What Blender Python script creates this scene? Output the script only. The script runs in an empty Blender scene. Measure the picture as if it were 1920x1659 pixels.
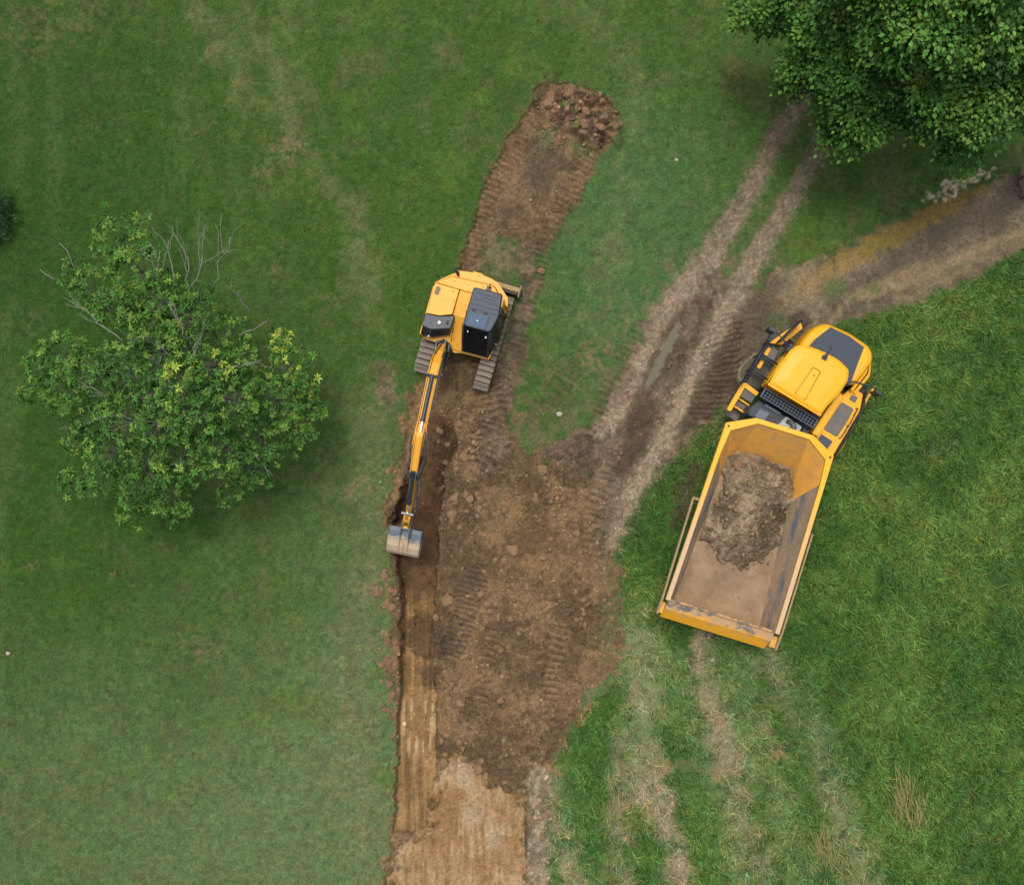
import bpy, bmesh, math, random
import numpy as np
from mathutils import Vector, Matrix
random.seed(7); rng = np.random.default_rng(11)
S = 57.0; H = 36.0                      # ground scale (photo px per metre) and drone height
scene = bpy.context.scene
COL = scene.collection
R = math.radians
# ------------------------------------------------------------------ camera, sky, sun
cd = bpy.data.cameras.new('camera'); cam = bpy.data.objects.new('camera', cd); COL.objects.link(cam)
cam.location = (0, 0, H); cam.rotation_euler = (0, 0, 0)
cd.sensor_width = 36; cd.lens = 36.0 * H / (1920 / S); cd.clip_end = 2000; cd.clip_start = 0.5
scene.camera = cam
w = bpy.data.worlds.new('World'); scene.world = w; w.use_nodes = True
nt = w.node_tree; nt.nodes.clear()
sky = nt.nodes.new('ShaderNodeTexSky'); sky.sky_type = 'NISHITA'; sky.sun_disc = False
SUN_EL, SUN_AZ = R(74), R(-20)          # azimuth measured from +Y clockwise
sky.sun_elevation = SUN_EL; sky.sun_rotation = SUN_AZ; sky.dust_density = 4; sky.air_density = 1.0
hs = nt.nodes.new('ShaderNodeHueSaturation'); hs.inputs['Saturation'].default_value = 0.45
bg = nt.nodes.new('ShaderNodeBackground'); bg.inputs[1].default_value = 0.14
ow = nt.nodes.new('ShaderNodeOutputWorld')
nt.links.new(sky.outputs[0], hs.inputs['Color']); nt.links.new(hs.outputs[0], bg.inputs[0]); nt.links.new(bg.outputs[0], ow.inputs[0])
sd = bpy.data.lights.new('sun', 'SUN'); sd.energy = 1.5; sd.angle = R(18); sd.color = (1, .955, .88)
so = bpy.data.objects.new('sun', sd); COL.objects.link(so)
sdir = Vector((math.sin(SUN_AZ) * math.cos(SUN_EL), math.cos(SUN_AZ) * math.cos(SUN_EL), math.sin(SUN_EL)))
so.rotation_euler = sdir.to_track_quat('Z', 'Y').to_euler(); so.location = sdir * 60
scene.view_settings.view_transform = 'Standard'; scene.view_settings.look = 'None'
scene.view_settings.exposure = 0.12; scene.view_settings.gamma = 1
scene.cycles.max_bounces = 5; scene.cycles.diffuse_bounces = 2; scene.cycles.transparent_max_bounces = 6

# ------------------------------------------------------------------ helpers
def c8(r, g, b):
    f = lambda v: ((v / 255 + .055) / 1.055) ** 2.4 if v > 10 else v / 255 / 12.92
    return (f(r), f(g), f(b))
def W(px, py, z=0.0):
    s = S * H / (H - z)
    return Vector(((px - 960) / s, (829.5 - py) / s, z))
def tag(o, label=None, cat=None, group=None, kind=None):
    if label: o['label'] = label
    if cat: o['category'] = cat
    if group: o['group'] = group
    if kind: o['kind'] = kind
    return o
def empty(name, loc, rz=0):
    o = bpy.data.objects.new(name, None); COL.objects.link(o); o.location = loc; o.rotation_euler = (0, 0, rz)
    o.empty_display_size = .3
    return o
class NT:
    def __init__(s, name):
        s.m = bpy.data.materials.new(name); s.m.use_nodes = True; s.t = s.m.node_tree
        s.b = s.t.nodes['Principled BSDF']
    def n(s, typ, **k):
        o = s.t.nodes.new(typ)
        for a, v in k.items(): setattr(o, a, v)
        return o
    def l(s, a, b): s.t.links.new(a, b)
    def noise(s, scale, detail=4, rough=.55, coord='Object', vec=None):
        n = s.n('ShaderNodeTexNoise'); n.inputs['Scale'].default_value = scale
        n.inputs['Detail'].default_value = detail; n.inputs['Roughness'].default_value = rough
        if vec is None:
            tc = s.n('ShaderNodeTexCoord'); vec = tc.outputs[coord]
        s.l(vec, n.inputs['Vector']); return n
    def ramp(s, src, p0, p1, c0=(0, 0, 0), c1=(1, 1, 1)):
        r = s.n('ShaderNodeValToRGB'); r.color_ramp.elements[0].position = p0; r.color_ramp.elements[1].position = p1
        r.color_ramp.elements[0].color = (*c0, 1); r.color_ramp.elements[1].color = (*c1, 1)
        s.l(src, r.inputs[0]); return r
    def mix(s, fac, a, b, bt='MIX'):
        m = s.n('ShaderNodeMix', data_type='RGBA', blend_type=bt)
        if isinstance(fac, float): m.inputs[0].default_value = fac
        else: s.l(fac, m.inputs[0])
        for v, i in ((a, 6), (b, 7)):
            if isinstance(v, tuple): m.inputs[i].default_value = (*v, 1)
            else: s.l(v, m.inputs[i])
        return m.outputs[2]
    def bump(s, src, strength, dist=.01):
        b = s.n('ShaderNodeBump'); b.inputs['Strength'].default_value = strength; b.inputs['Distance'].default_value = dist
        s.l(src, b.inputs['Height']); s.l(b.outputs[0], s.b.inputs['Normal'])
def simple(name, col, rough=.5, metal=0, dust=.0, dustcol=(.30, .22, .14), dscale=3.0, var=.12, bump=0.0, coat=0):
    t = NT(name)
    n = t.noise(dscale, 6, .6)
    n2 = t.noise(dscale * 9, 3, .6)
    base = t.mix(t.ramp(n2.outputs[0], .3, .7).outputs[0], tuple(c * (1 - var) for c in col), tuple(min(1, c * (1 + var)) for c in col))
    if dust > 0:
        r = t.ramp(n.outputs[0], .62 - dust * .5, .80 - dust * .25)
        mm = t.n('ShaderNodeMath', operation='MULTIPLY'); t.l(r.outputs[0], mm.inputs[0]); mm.inputs[1].default_value = min(1, dust * 1.6)
        base = t.mix(mm.outputs[0], base, dustcol)
    t.l(base, t.b.inputs['Base Color'])
    rr = t.ramp(n2.outputs[0], .2, .8, (max(0, rough - .08),) * 3, (min(1, rough + .1),) * 3); t.l(rr.outputs[0], t.b.inputs['Roughness'])
    t.b.inputs['Metallic'].default_value = metal
    if coat: t.b.inputs['Coat Weight'].default_value = coat; t.b.inputs['Coat Roughness'].default_value = .3; t.b.inputs['Specular IOR Level'].default_value = .35
    if bump: t.bump(n2.outputs[0], bump)
    return t.m
M = {}
M['yel'] = simple('yellow_paint', c8(238, 173, 62), .5, dust=.16, dustcol=c8(205, 165, 100), dscale=2.2, var=.04, coat=.1)
M['tyel'] = simple('bright_yellow_paint', c8(246, 177, 30), .42, dust=.2, dustcol=c8(215, 170, 95), dscale=1.6, var=.03, coat=.15)
M['yeld'] = simple('muddy_yellow_paint', c8(222, 160, 50), .5, dust=.42, dustcol=c8(150, 122, 88), dscale=4, var=.08)
M['blk'] = simple('black_plastic', c8(40, 48, 58), .42, dust=.08, dscale=5, var=.15, dustcol=c8(90, 85, 78))
M['blk2'] = simple('black_steel', c8(30, 32, 36), .5, dust=.2, dscale=6, var=.2, dustcol=c8(95, 82, 66))
M['dk'] = simple('dark_recess', c8(22, 22, 22), .7)
M['seam'] = simple('panel_gap', c8(110, 75, 20), .7)
M['roofb'] = simple('slate_roof_plastic', c8(52, 62, 76), .5, dust=.1, dscale=3, var=.08, dustcol=c8(100, 98, 92))
M['hoodd'] = simple('antiglare_panel', c8(60, 68, 80), .6, dust=.1, dscale=4, var=.06, dustcol=c8(95, 95, 92), bump=.1)
M['steel'] = simple('chrome_rod', (.75, .76, .78), .18, metal=1, var=.03)
M['alu'] = simple('dull_heat_shield', c8(150, 152, 150), .35, metal=.7, dust=.3, dscale=6, dustcol=c8(110, 105, 98))
M['track'] = simple('muddy_steel_track', c8(132, 124, 116), .75, metal=.1, dust=.5, dustcol=c8(140, 122, 98), dscale=7, var=.2, bump=.4)
M['tan'] = simple('dusty_steel', c8(165, 142, 105), .8, dust=.35, dustcol=c8(130, 108, 78), dscale=5, var=.12, bump=.2)
M['rub'] = simple('tyre_rubber', c8(38, 37, 36), .8, dust=.35, dustcol=c8(95, 82, 64), dscale=4, var=.15, bump=.3)
M['grip'] = simple('grey_antislip_tread', c8(108, 106, 104), .8, dust=.35, dustcol=c8(140, 122, 96), dscale=5, var=.25, bump=.5)
M['hose'] = simple('rubber_hose', c8(66, 70, 76), .5, var=.1)
M['light'] = simple('lamp_lens', (.8, .8, .76), .2)
M['chairf'] = simple('seat_fabric', c8(60, 60, 62), .9)
t = NT('tinted_glass'); t.b.inputs['Base Color'].default_value = (*c8(38, 44, 52), 1); t.b.inputs['Roughness'].default_value = .05
t.b.inputs['Transmission Weight'].default_value = .55; t.b.inputs['IOR'].default_value = 1.15; M['glass'] = t.m
t = NT('skylight_glass'); t.b.inputs['Base Color'].default_value = (*c8(60, 84, 108), 1); t.b.inputs['Specular IOR Level'].default_value = .3; t.b.inputs['Roughness'].default_value = .45; M['skyl'] = t.m

class MB:
    def __init__(s): s.v = []; s.f = []
    def add(s, vs, fs):
        o = len(s.v); s.v += [tuple(v) for v in vs]; s.f += [tuple(i + o for i in f) for f in fs]; return s
    def box(s, x0, x1, y0, y1, z0, z1):
        return s.add([(x0, y0, z0), (x1, y0, z0), (x1, y1, z0), (x0, y1, z0), (x0, y0, z1), (x1, y0, z1), (x1, y1, z1), (x0, y1, z1)],
                     [(3, 2, 1, 0), (4, 5, 6, 7), (0, 1, 5, 4), (1, 2, 6, 5), (2, 3, 7, 6), (3, 0, 4, 7)])
    def loft(s, rings, cap=True, close=True):
        n = len(rings[0]); vs = [p for r in rings for p in r]; fs = []
        for k in range(len(rings) - 1):
            for i in range(n if close else n - 1):
                j = (i + 1) % n; fs.append((k * n + i, k * n + j, (k + 1) * n + j, (k + 1) * n + i))
        if cap: fs.append(tuple(reversed(range(n)))); fs.append(tuple(range((len(rings) - 1) * n, len(rings) * n)))
        return s.add(vs, fs)
    def prism(s, poly, z0, z1):
        zz0 = z0 if isinstance(z0, (list, tuple)) else [z0] * len(poly); zz1 = z1 if isinstance(z1, (list, tuple)) else [z1] * len(poly)
        return s.loft([[(p[0], p[1], a) for p, a in zip(poly, zz0)], [(p[0], p[1], a) for p, a in zip(poly, zz1)]])
    def profx(s, poly, x0, x1):          # polygon in (y,z), extruded along x
        return s.loft([[(x0, p[0], p[1]) for p in poly], [(x1, p[0], p[1]) for p in poly]])
    def tube(s, pts, r, n=8):
        pts = [Vector(p) for p in pts]; rings = []
        rr = r if isinstance(r, (list, tuple)) else [r] * len(pts)
        for i, p in enumerate(pts):
            d = (pts[min(i + 1, len(pts) - 1)] - pts[max(i - 1, 0)]).normalized()
            a = d.cross(Vector((0, 0, 1)));
            if a.length < .05: a = Vector((1, 0, 0))
            a.normalize(); b = d.cross(a).normalized()
            rings.append([tuple(p + (a * math.cos(2 * math.pi * k / n) + b * math.sin(2 * math.pi * k / n)) * rr[i]) for k in range(n)])
        return s.loft(rings)
    def cyl(s, p0, p1, r, n=16): return s.tube([p0, p1], r, n)
    def torus(s, c, R_, r, n=20, k=8):
        vs = []; fs = []
        for i in range(n):
            a = 2 * math.pi * i / n
            for j in range(k):
                b = 2 * math.pi * j / k; vs.append((c[0] + (R_ + r * math.cos(b)) * math.cos(a), c[1] + (R_ + r * math.cos(b)) * math.sin(a), c[2] + r * math.sin(b)))
        for i in range(n):
            for j in range(k): fs.append((i * k + j, ((i + 1) % n) * k + j, ((i + 1) % n) * k + (j + 1) % k, i * k + (j + 1) % k))
        return s.add(vs, fs)
    def xf(s, f): s.v = [tuple(f(*v)) for v in s.v]; return s
    def build(s, name, mat, parent=None, bevel=0.0, smooth=False, seg=2):
        me = bpy.data.meshes.new(name); me.from_pydata(s.v, [], s.f)
        bm = bmesh.new(); bm.from_mesh(me); bmesh.ops.recalc_face_normals(bm, faces=bm.faces); bm.to_mesh(me); bm.free()
        for mm in (mat if isinstance(mat, list) else [mat]): me.materials.append(mm)
        o = bpy.data.objects.new(name, me); COL.objects.link(o)
        if parent: o.parent = parent
        if smooth:
            for p in me.polygons: p.use_smooth = True
        if bevel:
            b = o.modifiers.new('bevel', 'BEVEL'); b.width = bevel; b.segments = seg; b.limit_method = 'ANGLE'; b.angle_limit = R(28)
        return o
def rounded(poly, r, n=4):
    out = []
    N = len(poly)
    for i in range(N):
        p0, p, p1 = Vector(poly[i - 1]), Vector(poly[i]), Vector(poly[(i + 1) % N])
        rr = min(r, (p0 - p).length * .45, (p1 - p).length * .45)
        a = p + (p0 - p).normalized() * rr; b = p + (p1 - p).normalized() * rr
        for k in range(n + 1):
            t_ = k / n; q = a * (1 - t_) ** 2 + p * 2 * t_ * (1 - t_) + b * t_ ** 2; out.append((q.x, q.y))
    return out

# ------------------------------------------------------------------ GROUND: one height field over the whole site
fine = 2.1
def axis(a0, a1, far):
    core = np.arange(a0, a1 + fine, fine); ext = fine * np.cumsum(1.16 ** np.arange(1, 60)); ext = ext[ext < far]
    return np.concatenate([a0 - ext[::-1], core, core[-1] + ext])
X0, X1, Y0, Y1 = -130, 2050, -130, 1790
ax = axis(X0, X1, 22000); ay = axis(Y0, Y1, 22000)
NX, NY = len(ax), len(ay)
PX, PY = np.meshgrid(ax, ay)
def noise2(scale, seed, sy=None, xs=ax, ys=ay):
    r = np.random.default_rng(seed).random((256, 256)).astype(np.float32)
    fx = xs / scale + 1000; fy = ys / (sy or scale) + 1000
    ix = np.floor(fx).astype(int); iy = np.floor(fy).astype(int); tx = fx - ix; ty = fy - iy
    tx = tx * tx * (3 - 2 * tx); ty = (ty * ty * (3 - 2 * ty))[:, None]
    a = r[iy % 256]; b = r[(iy + 1) % 256]
    top = a[:, ix % 256] * (1 - tx) + a[:, (ix + 1) % 256] * tx
    bot = b[:, ix % 256] * (1 - tx) + b[:, (ix + 1) % 256] * tx
    return (top * (1 - ty) + bot * ty).astype(np.float32) * 2 - 1
def fbm(scale, seed, octv=4, gain=.55, sy=None):
    o = 0; a = 1; tot = 0
    for k in range(octv):
        o = o + a * noise2(scale / 2 ** k, seed * 31 + k, None if sy is None else sy / 2 ** k); tot += a; a *= gain
    return o / tot
def sst(a, b, x): t_ = np.clip((x - a) / (b - a), 0, 1); return t_ * t_ * (3 - 2 * t_)
# low-res helper lattice for distances
lx = np.arange(X0 - 60, X1 + 70, 8.0); ly = np.arange(Y0 - 60, Y1 + 70, 8.0); LX, LY = np.meshgrid(lx, ly)
fxi = np.clip((ax - lx[0]) / 8, 0, len(lx) - 1.001); fyi = np.clip((ay - ly[0]) / 8, 0, len(ly) - 1.001)
_ix = fxi.astype(int); _iy = fyi.astype(int); _tx = fxi - _ix; _ty = (fyi - _iy)[:, None]
def up(a):
    A = a[_iy]; B = a[_iy + 1]
    return ((A[:, _ix] * (1 - _tx) + A[:, _ix + 1] * _tx) * (1 - _ty) + (B[:, _ix] * (1 - _tx) + B[:, _ix + 1] * _tx) * _ty).astype(np.float32)
def segd(x, y, p, q):
    dx, dy = q[0] - p[0], q[1] - p[1]; L2 = dx * dx + dy * dy + 1e-9
    t_ = np.clip(((x - p[0]) * dx + (y - p[1]) * dy) / L2, 0, 1)
    return np.hypot(x - p[0] - t_ * dx, y - p[1] - t_ * dy), t_, math.sqrt(L2)
def sdf(poly):
    d = np.full(LX.shape, 1e9); ins = np.zeros(LX.shape, bool)
    for i in range(len(poly)):
        p, q = poly[i - 1], poly[i]; d = np.minimum(d, segd(LX, LY, p, q)[0])
        c = ((p[1] > LY) != (q[1] > LY)) & (LX < (q[0] - p[0]) * (LY - p[1]) / (q[1] - p[1] + 1e-9) + p[0]); ins ^= c
    return up(np.where(ins, d, -d))
def strip(pts, ws):                       # signed distance to a band of varying half width
    best = np.full(LX.shape, -1e9)
    for i in range(len(pts) - 1):
        d, t_, L = segd(LX, LY, pts[i], pts[i + 1]); best = np.maximum(best, ws[i] * (1 - t_) + ws[i + 1] * t_ - d)
    return up(best)
n4 = noise2(4.5, 1); n8 = noise2(9, 2); n16 = noise2(17, 3); n40 = fbm(44, 4, 3); n100 = fbm(110, 5, 3); n300 = fbm(320, 6, 3)
nf = fbm(14, 7, 3, .7); nh = noise2(3.2, 8); edge = n8 * 5 + n16 * 8 + n4 * 3
white = rng.random(PX.shape).astype(np.float32) * 2 - 1
C = np.zeros(PX.shape + (3,), np.float32); Z = np.zeros(PX.shape, np.float32); REG = np.zeros(PX.shape, np.int8)
WET = np.zeros(PX.shape, np.float32); GR = np.ones(PX.shape, np.float32)   # GR: how much grass grows here
def paint(m, col, amt=1.0):
    global C
    C = C * (1 - (m * amt)[..., None]) + np.array(col, np.float32) * (m * amt)[..., None]
def paintf(m, field): 
    global C
    C = C * (1 - m[..., None]) + field * m[..., None]
def lerp(a, b, t_): return np.array(a, np.float32) * (1 - t_[..., None]) + np.array(b, np.float32) * t_[..., None]
# lawn: lush towards the top and left (left also darkened by painted shade), paler and drier towards the lower middle
dry = np.clip(sst(950, 1500, PY) * .75 + sst(300, 720, PX) * sst(2100, 1000, PX) * sst(450, 1000, PY) * .5 + n300 * .25 + n100 * .2, 0, 1)
C = lerp(c8(66, 94, 36), c8(96, 115, 72), dry)
bl = sst(-.1, .5, n100) * .2; C = C * (1 - bl[..., None]) + np.array(c8(52, 92, 42), np.float32) * bl[..., None]
paint(sst(.15, .6, fbm(60, 21, 4)) * .4, c8(90, 112, 42))
paint(sst(.0, .6, fbm(38, 22, 4)) * .5, c8(98, 96, 64))
paint(sst(820, 100, np.hypot((PX - 60), (PY - 640) * .75)) * .75, c8(46, 80, 22)); paint(sst(500, 0, np.hypot(PX, PY)) * .5, c8(48, 78, 24)); paint(sst(330, 60, np.hypot((PX - 1180) * 1.0, (PY - 450) * .8)) * .5, c8(84, 116, 70)); paint(sst(-.2, .6, noise2(34, 501, sy=260) + n16 * .3) * .22, c8(92, 112, 60))  # dark left and top-left greens: lusher grass plus painted tree shade and corner darkening
for pts, ww, a in (([(380, 20), (450, 140), (470, 200)], 32, .30), ([(460, 20), (560, 250), (650, 400), (690, 560)], 22, .3), ([(540, 30), (600, 240), (700, 500), (720, 640)], 10, .15),
                   ([(690, 780), (700, 1000), (650, 1300), (700, 1659)], 50, .35), ([(1110, 30), (1190, 150), (1150, 480), (1090, 600)], 30, .18)):
    paint(sst(-ww * .9, ww * .7, strip(pts, [ww * .6] * len(pts)) + n16 * 10 + n40 * 22) * a, c8(122, 122, 84))
for x, y, r_, a in ((530, 300, 30, .5), (560, 270, 22, .5), (500, 300, 18, .4), (680, 912, 17, .8), (655, 920, 8, .7), (210, 1078, 8, .8), (385, 1210, 26, .5), (700, 1090, 26, .5), (685, 1115, 16, .6), (600, 850, 9, .5), (60, 1062, 7, .6), (610, 560, 9, .5), (515, 505, 9, .6),
                    (395, 95, 14, .4), (700, 130, 12, .3), (1185, 140, 12, .5), (1265, 300, 9, .5), (1130, 490, 26, .4), (715, 690, 16, .6), (718, 740, 14, .6), (100, 1450, 10, .5), (125, 1480, 10, .5), (660, 1330, 20, .4), (620, 1480, 30, .3), (700, 1560, 30, .35), (1170, 590, 30, .3), (1060, 700, 40, .4), (1110, 670, 22, .7), (300, 600, 25, .25), (40, 590, 30, .25), (60, 60, 40, .3), (160, 30, 40, .3), (1380, 150, 25, .3), (1690, 375, 25, .35)):
    paint(sst(-r_ * .9, r_ * 1.1, r_ - np.hypot(PX - x, PY - y) + n8 * r_ * .6 + n16 * r_ * .6 + n4 * r_ * .3) * a * .62 * sst(-.6, .3, n8 + n4), c8(134, 108, 82)); GR *= 1 - .5 * a * sst(-r_ * .2, r_, r_ - np.hypot(PX - x, PY - y) + n8 * r_ * .6)
Z += n40 * .03 + n8 * .012 + white * .012
# rough grass field (right and bottom)
rough = sst(-16, 14, sdf([(1925, 465), (1800, 530), (1690, 575), (1590, 610), (1480, 640), (1400, 770), (1310, 800), (1240, 860), (1190, 930), (1155, 1010), (1155, 1080), (1172, 1150), (1178, 1220), (1130, 1300), (1080, 1345), (1050, 1400), (1040, 1440), (1030, 1560), (1020, 1800), (2200, 1800), (2200, 465)]) + edge)
rough = np.where(PX > 2000, 0, rough).astype(np.float32)
rc = lerp(c8(64, 98, 38), c8(88, 116, 50), sst(-.35, .45, n100 + n40 * .4))
rc = rc * (1 - .35 * sst(.1, .6, fbm(70, 23, 4)))[..., None] + np.array(c8(98, 104, 60), np.float32) * (.35 * sst(.1, .6, fbm(70, 23, 4)))[..., None]
paintf(rough, rc); Z += rough * (n40 * .06 + n16 * .04)
# pale worn wheel lines through the lower right
worn = np.zeros(PX.shape, np.float32)
for pts, ww, a in (([(1212, 1180), (1205, 1300), (1192, 1400)], [18, 20, 16], .9), ([(1205, 1400), (1225, 1490), (1250, 1560), (1290, 1720)], [28, 24, 16, 14], .95), ([(1170, 1400), (1160, 1500), (1150, 1580), (1170, 1720)], [14, 14, 14, 12], .75),
                   ([(1320, 1200), (1330, 1290), (1352, 1400), (1372, 1470)], [14, 20, 26, 20], .85), ([(1372, 1470), (1400, 1560), (1440, 1700)], [18, 22, 24], .6), ([(1440, 1230), (1480, 1320), (1520, 1420), (1580, 1560), (1640, 1700)], [12, 14, 14, 18, 20], .5),
                   ([(1005, 1460), (1030, 1540), (1075, 1620), (1100, 1700)], [20, 18, 16, 20], .85)):
    wn = sst(-26, 18, strip(pts, ws=ww) + n8 * 9 + n16 * 12 + n40 * 22) * a; worn = np.maximum(worn, wn)
paintf(worn * rough, lerp(c8(134, 130, 98), c8(160, 142, 114), sst(-.3, .4, n40 + n16 * .3))); Z -= worn * rough * .05
for x, y, r_ in ((1350, 1440, 24), (1434, 1365, 16), (1452, 1408, 18), (1350, 1350, 16), (1222, 1435, 28), (1195, 1300, 16), (1290, 1440, 14), (1170, 1440, 14), (1140, 1640, 18)):
    m = sst(-r_ * .5, r_ * .6, r_ - np.hypot(PX - x, PY - y) + n8 * r_ * .6 + n16 * r_ * .5); paint(m, c8(156, 124, 96), .65); worn = np.maximum(worn, m)

for pts, ww, a in (([(1180, 1180), (1200, 1300), (1200, 1420)], [34, 42, 42], .6), ([(1230, 1200), (1290, 1350), (1340, 1500), (1400, 1720)], [22, 28, 32, 34], .5), ([(1380, 1230), (1400, 1330), (1440, 1450), (1480, 1560), (1540, 1720)], [38, 42, 34, 30, 34], .55), ([(1480, 1250), (1540, 1400), (1600, 1560), (1640, 1720)], [16, 20, 26, 30], .5), ([(1040, 1440), (1060, 1540), (1130, 1700)], [22, 22, 26], .5)):
    g = sst(-30, 26, strip(pts, ww) + n16 * 14 + n40 * 26 + n8 * 8) * a * rough; paint(g, c8(112, 130, 82)); GR *= 1 - g * .4
for pts, ww in (([(1105, 1330), (1100, 1430), (1120, 1560), (1140, 1659)], [22, 34, 30, 22]), ([(1290, 1440), (1320, 1530), (1340, 1720)], [14, 18, 26]), ([(1215, 1560), (1240, 1720)], [16, 20]), ([(1350, 1210), (1345, 1270)], [18, 10]), ([(1500, 1260), (1490, 1330), (1520, 1500), (1560, 1720)], [18, 16, 14, 18])):
    g = sst(-22, 16, strip(pts, ww) + n16 * 10 + n8 * 6 + n40 * 12) * rough; paint(g, c8(70, 106, 44), .65); GR = np.maximum(GR, g)
GR *= 1 - np.clip(worn * rough, 0, 1) * .72
# brown strip cut at the top
def bare(m, colf, reg, grass=0.0, thr=.5):
    global GR
    paintf(m, colf); REG[m > thr] = reg; GR *= 1 - m * (1 - grass)
soil = lerp(c8(96, 78, 55), c8(126, 103, 74), sst(-.5, .5, n40 + n8 * .35)); soil = soil * (1 + .16 * n4 + .10 * white)[..., None]
soil2 = lerp(c8(94, 79, 64), c8(122, 104, 86), sst(-.5, .5, n40 + n8 * .4)) * (1 + .16 * n4 + .1 * white)[..., None]
S1 = sdf([(1010, 160), (1060, 152), (1130, 178), (1162, 205), (1158, 240), (1135, 278), (1112, 320), (1078, 385), (1045, 432), (1022, 480), (1000, 470), (930, 435), (905, 460), (895, 510), (862, 512), (885, 420), (905, 350), (945, 275), (985, 215)]) + edge * .8
m = sst(-5, 5, S1); bare(m, soil, 1); Z -= m * .10
fr = sst(-14, 0, S1) * (1 - m) * sst(-.1, .3, nf); paint(fr, c8(118, 92, 68), .6); Z += fr * .06
for pl in ([(1015, 232), (1045, 228), (1040, 262), (1025, 288), (998, 282), (1010, 258)], [(1060, 262), (1120, 272), (1110, 300), (1080, 296)], [(915, 440), (950, 442), (1000, 462), (1012, 500), (1000, 545), (950, 520), (905, 505)]):
    g = sst(-6, 8, sdf(pl) + n8 * 7 + n4 * 5); paintf(g * .8, lerp(c8(84, 104, 56), c8(112, 106, 76), sst(-.3, .4, n8))); GR = np.maximum(GR, g * .45)
dk = sst(-30, 30, 34 - np.hypot(PX - 1012, (PY - 322) * .8) + n16 * 10); paint(dk, c8(74, 66, 58), .75)
dk = sst(-30, 30, 30 - np.hypot(PX - 940, (PY - 400)) + n16 * 10); paint(dk, c8(84, 72, 62), .5)
def cleats(pts, hw, period, depth, col=None, amt=.4, ph=0, keep=None, skew=0.0):
    """bar marks pressed by a crawler track"""
    global Z
    s0 = 0; M_ = np.zeros(LX.shape); T_ = np.zeros(LX.shape); D_ = np.full(LX.shape, 1e9); SD = np.zeros(LX.shape)
    for i in range(len(pts) - 1):
        p, q = pts[i], pts[i + 1]; d, t_, L = segd(LX, LY, p, q); b = d < D_
        side = ((LX - p[0]) * (q[1] - p[1]) - (LY - p[1]) * (q[0] - p[0])) / L
        raw = ((LX - p[0]) * (q[0] - p[0]) + (LY - p[1]) * (q[1] - p[1])) / L
        T_ = np.where(b, s0 + raw, T_); SD = np.where(b, side, SD); D_ = np.where(b, d, D_); s0 += L
    T = up(T_); D = up(D_); SDu = up(SD)
    mk = sst(-3, 3, hw - D + n8 * 2) * sst(-.55, .0, n40 + n16 * .3 + (.35 if keep is None else keep))
    wv = np.sin(2 * np.pi * (T + SDu * skew + n16 * 2.4 + n40 * 3) / period + ph); wv = np.sign(wv) * np.abs(wv) ** .6
    Z = Z + mk * (wv * depth - depth * .8)
    if col is not None: paint(mk * (.5 + .5 * -wv), col, amt)
    return mk
cleats([(1000, 215), (968, 275), (935, 330), (905, 400), (885, 470), (868, 520)], 17, 10.5, .022, c8(80, 60, 44), .35)
cleats([(1125, 255), (1100, 300), (1072, 360), (1040, 420), (1012, 490), (990, 560), (968, 640), (945, 720), (925, 790), (912, 850)], 19, 11, .022, c8(78, 60, 46), .4)
# main dug area
S2 = sdf([(772, 745), (790, 705), (815, 665), (900, 640), (945, 690), (960, 750), (955, 800), (965, 840), (1020, 860), (1060, 845), (1110, 880), (1140, 930), (1140, 1010), (1166, 1075), (1160, 1150), (1170, 1200), (1155, 1255), (1100, 1300), (1078, 1350), (1050, 1400), (1035, 1440), (1000, 1445), (990, 1480), (995, 1560), (992, 1659), (992, 1900), (715, 1900), (722, 1659), (733, 1560), (746, 1480), (742, 1330), (725, 1250), (735, 1160), (733, 1040), (725, 960), (745, 870), (762, 800)]) + n8 * 7 + n4 * 4 + n16 * 8
m = sst(-7, 7, S2); bare(m, soil, 1); Z -= m * .07; mA = m
cr = sst(-20, 0, S2 + n16 * 8) * sst(6, -4, S2) * sst(-.1, .3, nf); paint(cr, c8(150, 108, 82), .65); Z += cr * .08; GR *= 1 - cr * .7
Z += m * (np.maximum(nf, 0) * .07 + n4 * .012 + n16 * .02 + white * .006)
paint(m * sst(0, .5, n40), c8(140, 108, 74), .35); paint(m * sst(.1, .6, fbm(50, 33, 3)), c8(92, 72, 52), .4)
paint(m * sst(.35, .75, noise2(6, 55)) * sst(-.2, .5, n40), c8(146, 116, 84), .6)
paint(m * sst(-60, 60, 90 - np.hypot(PX - 1010, PY - 1030)) * .3, c8(124, 98, 66))
for pts, ww, a in (([(992, 470), (985, 560), (965, 640), (942, 740), (925, 800), (912, 860)], [16, 17, 18, 20, 26, 30], .8), ([(1010, 500), (990, 600), (975, 680)], [5, 5, 4], .8), ([(935, 480), (900, 620)], [40, 30], .35), ([(720, 690), (730, 760)], [12, 14], .6)):
    g = sst(-10, 8, strip(pts, ww) + n8 * 6 + n16 * 8) * a; paintf(g, soil2 * .95); GR *= 1 - g * .8
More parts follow.
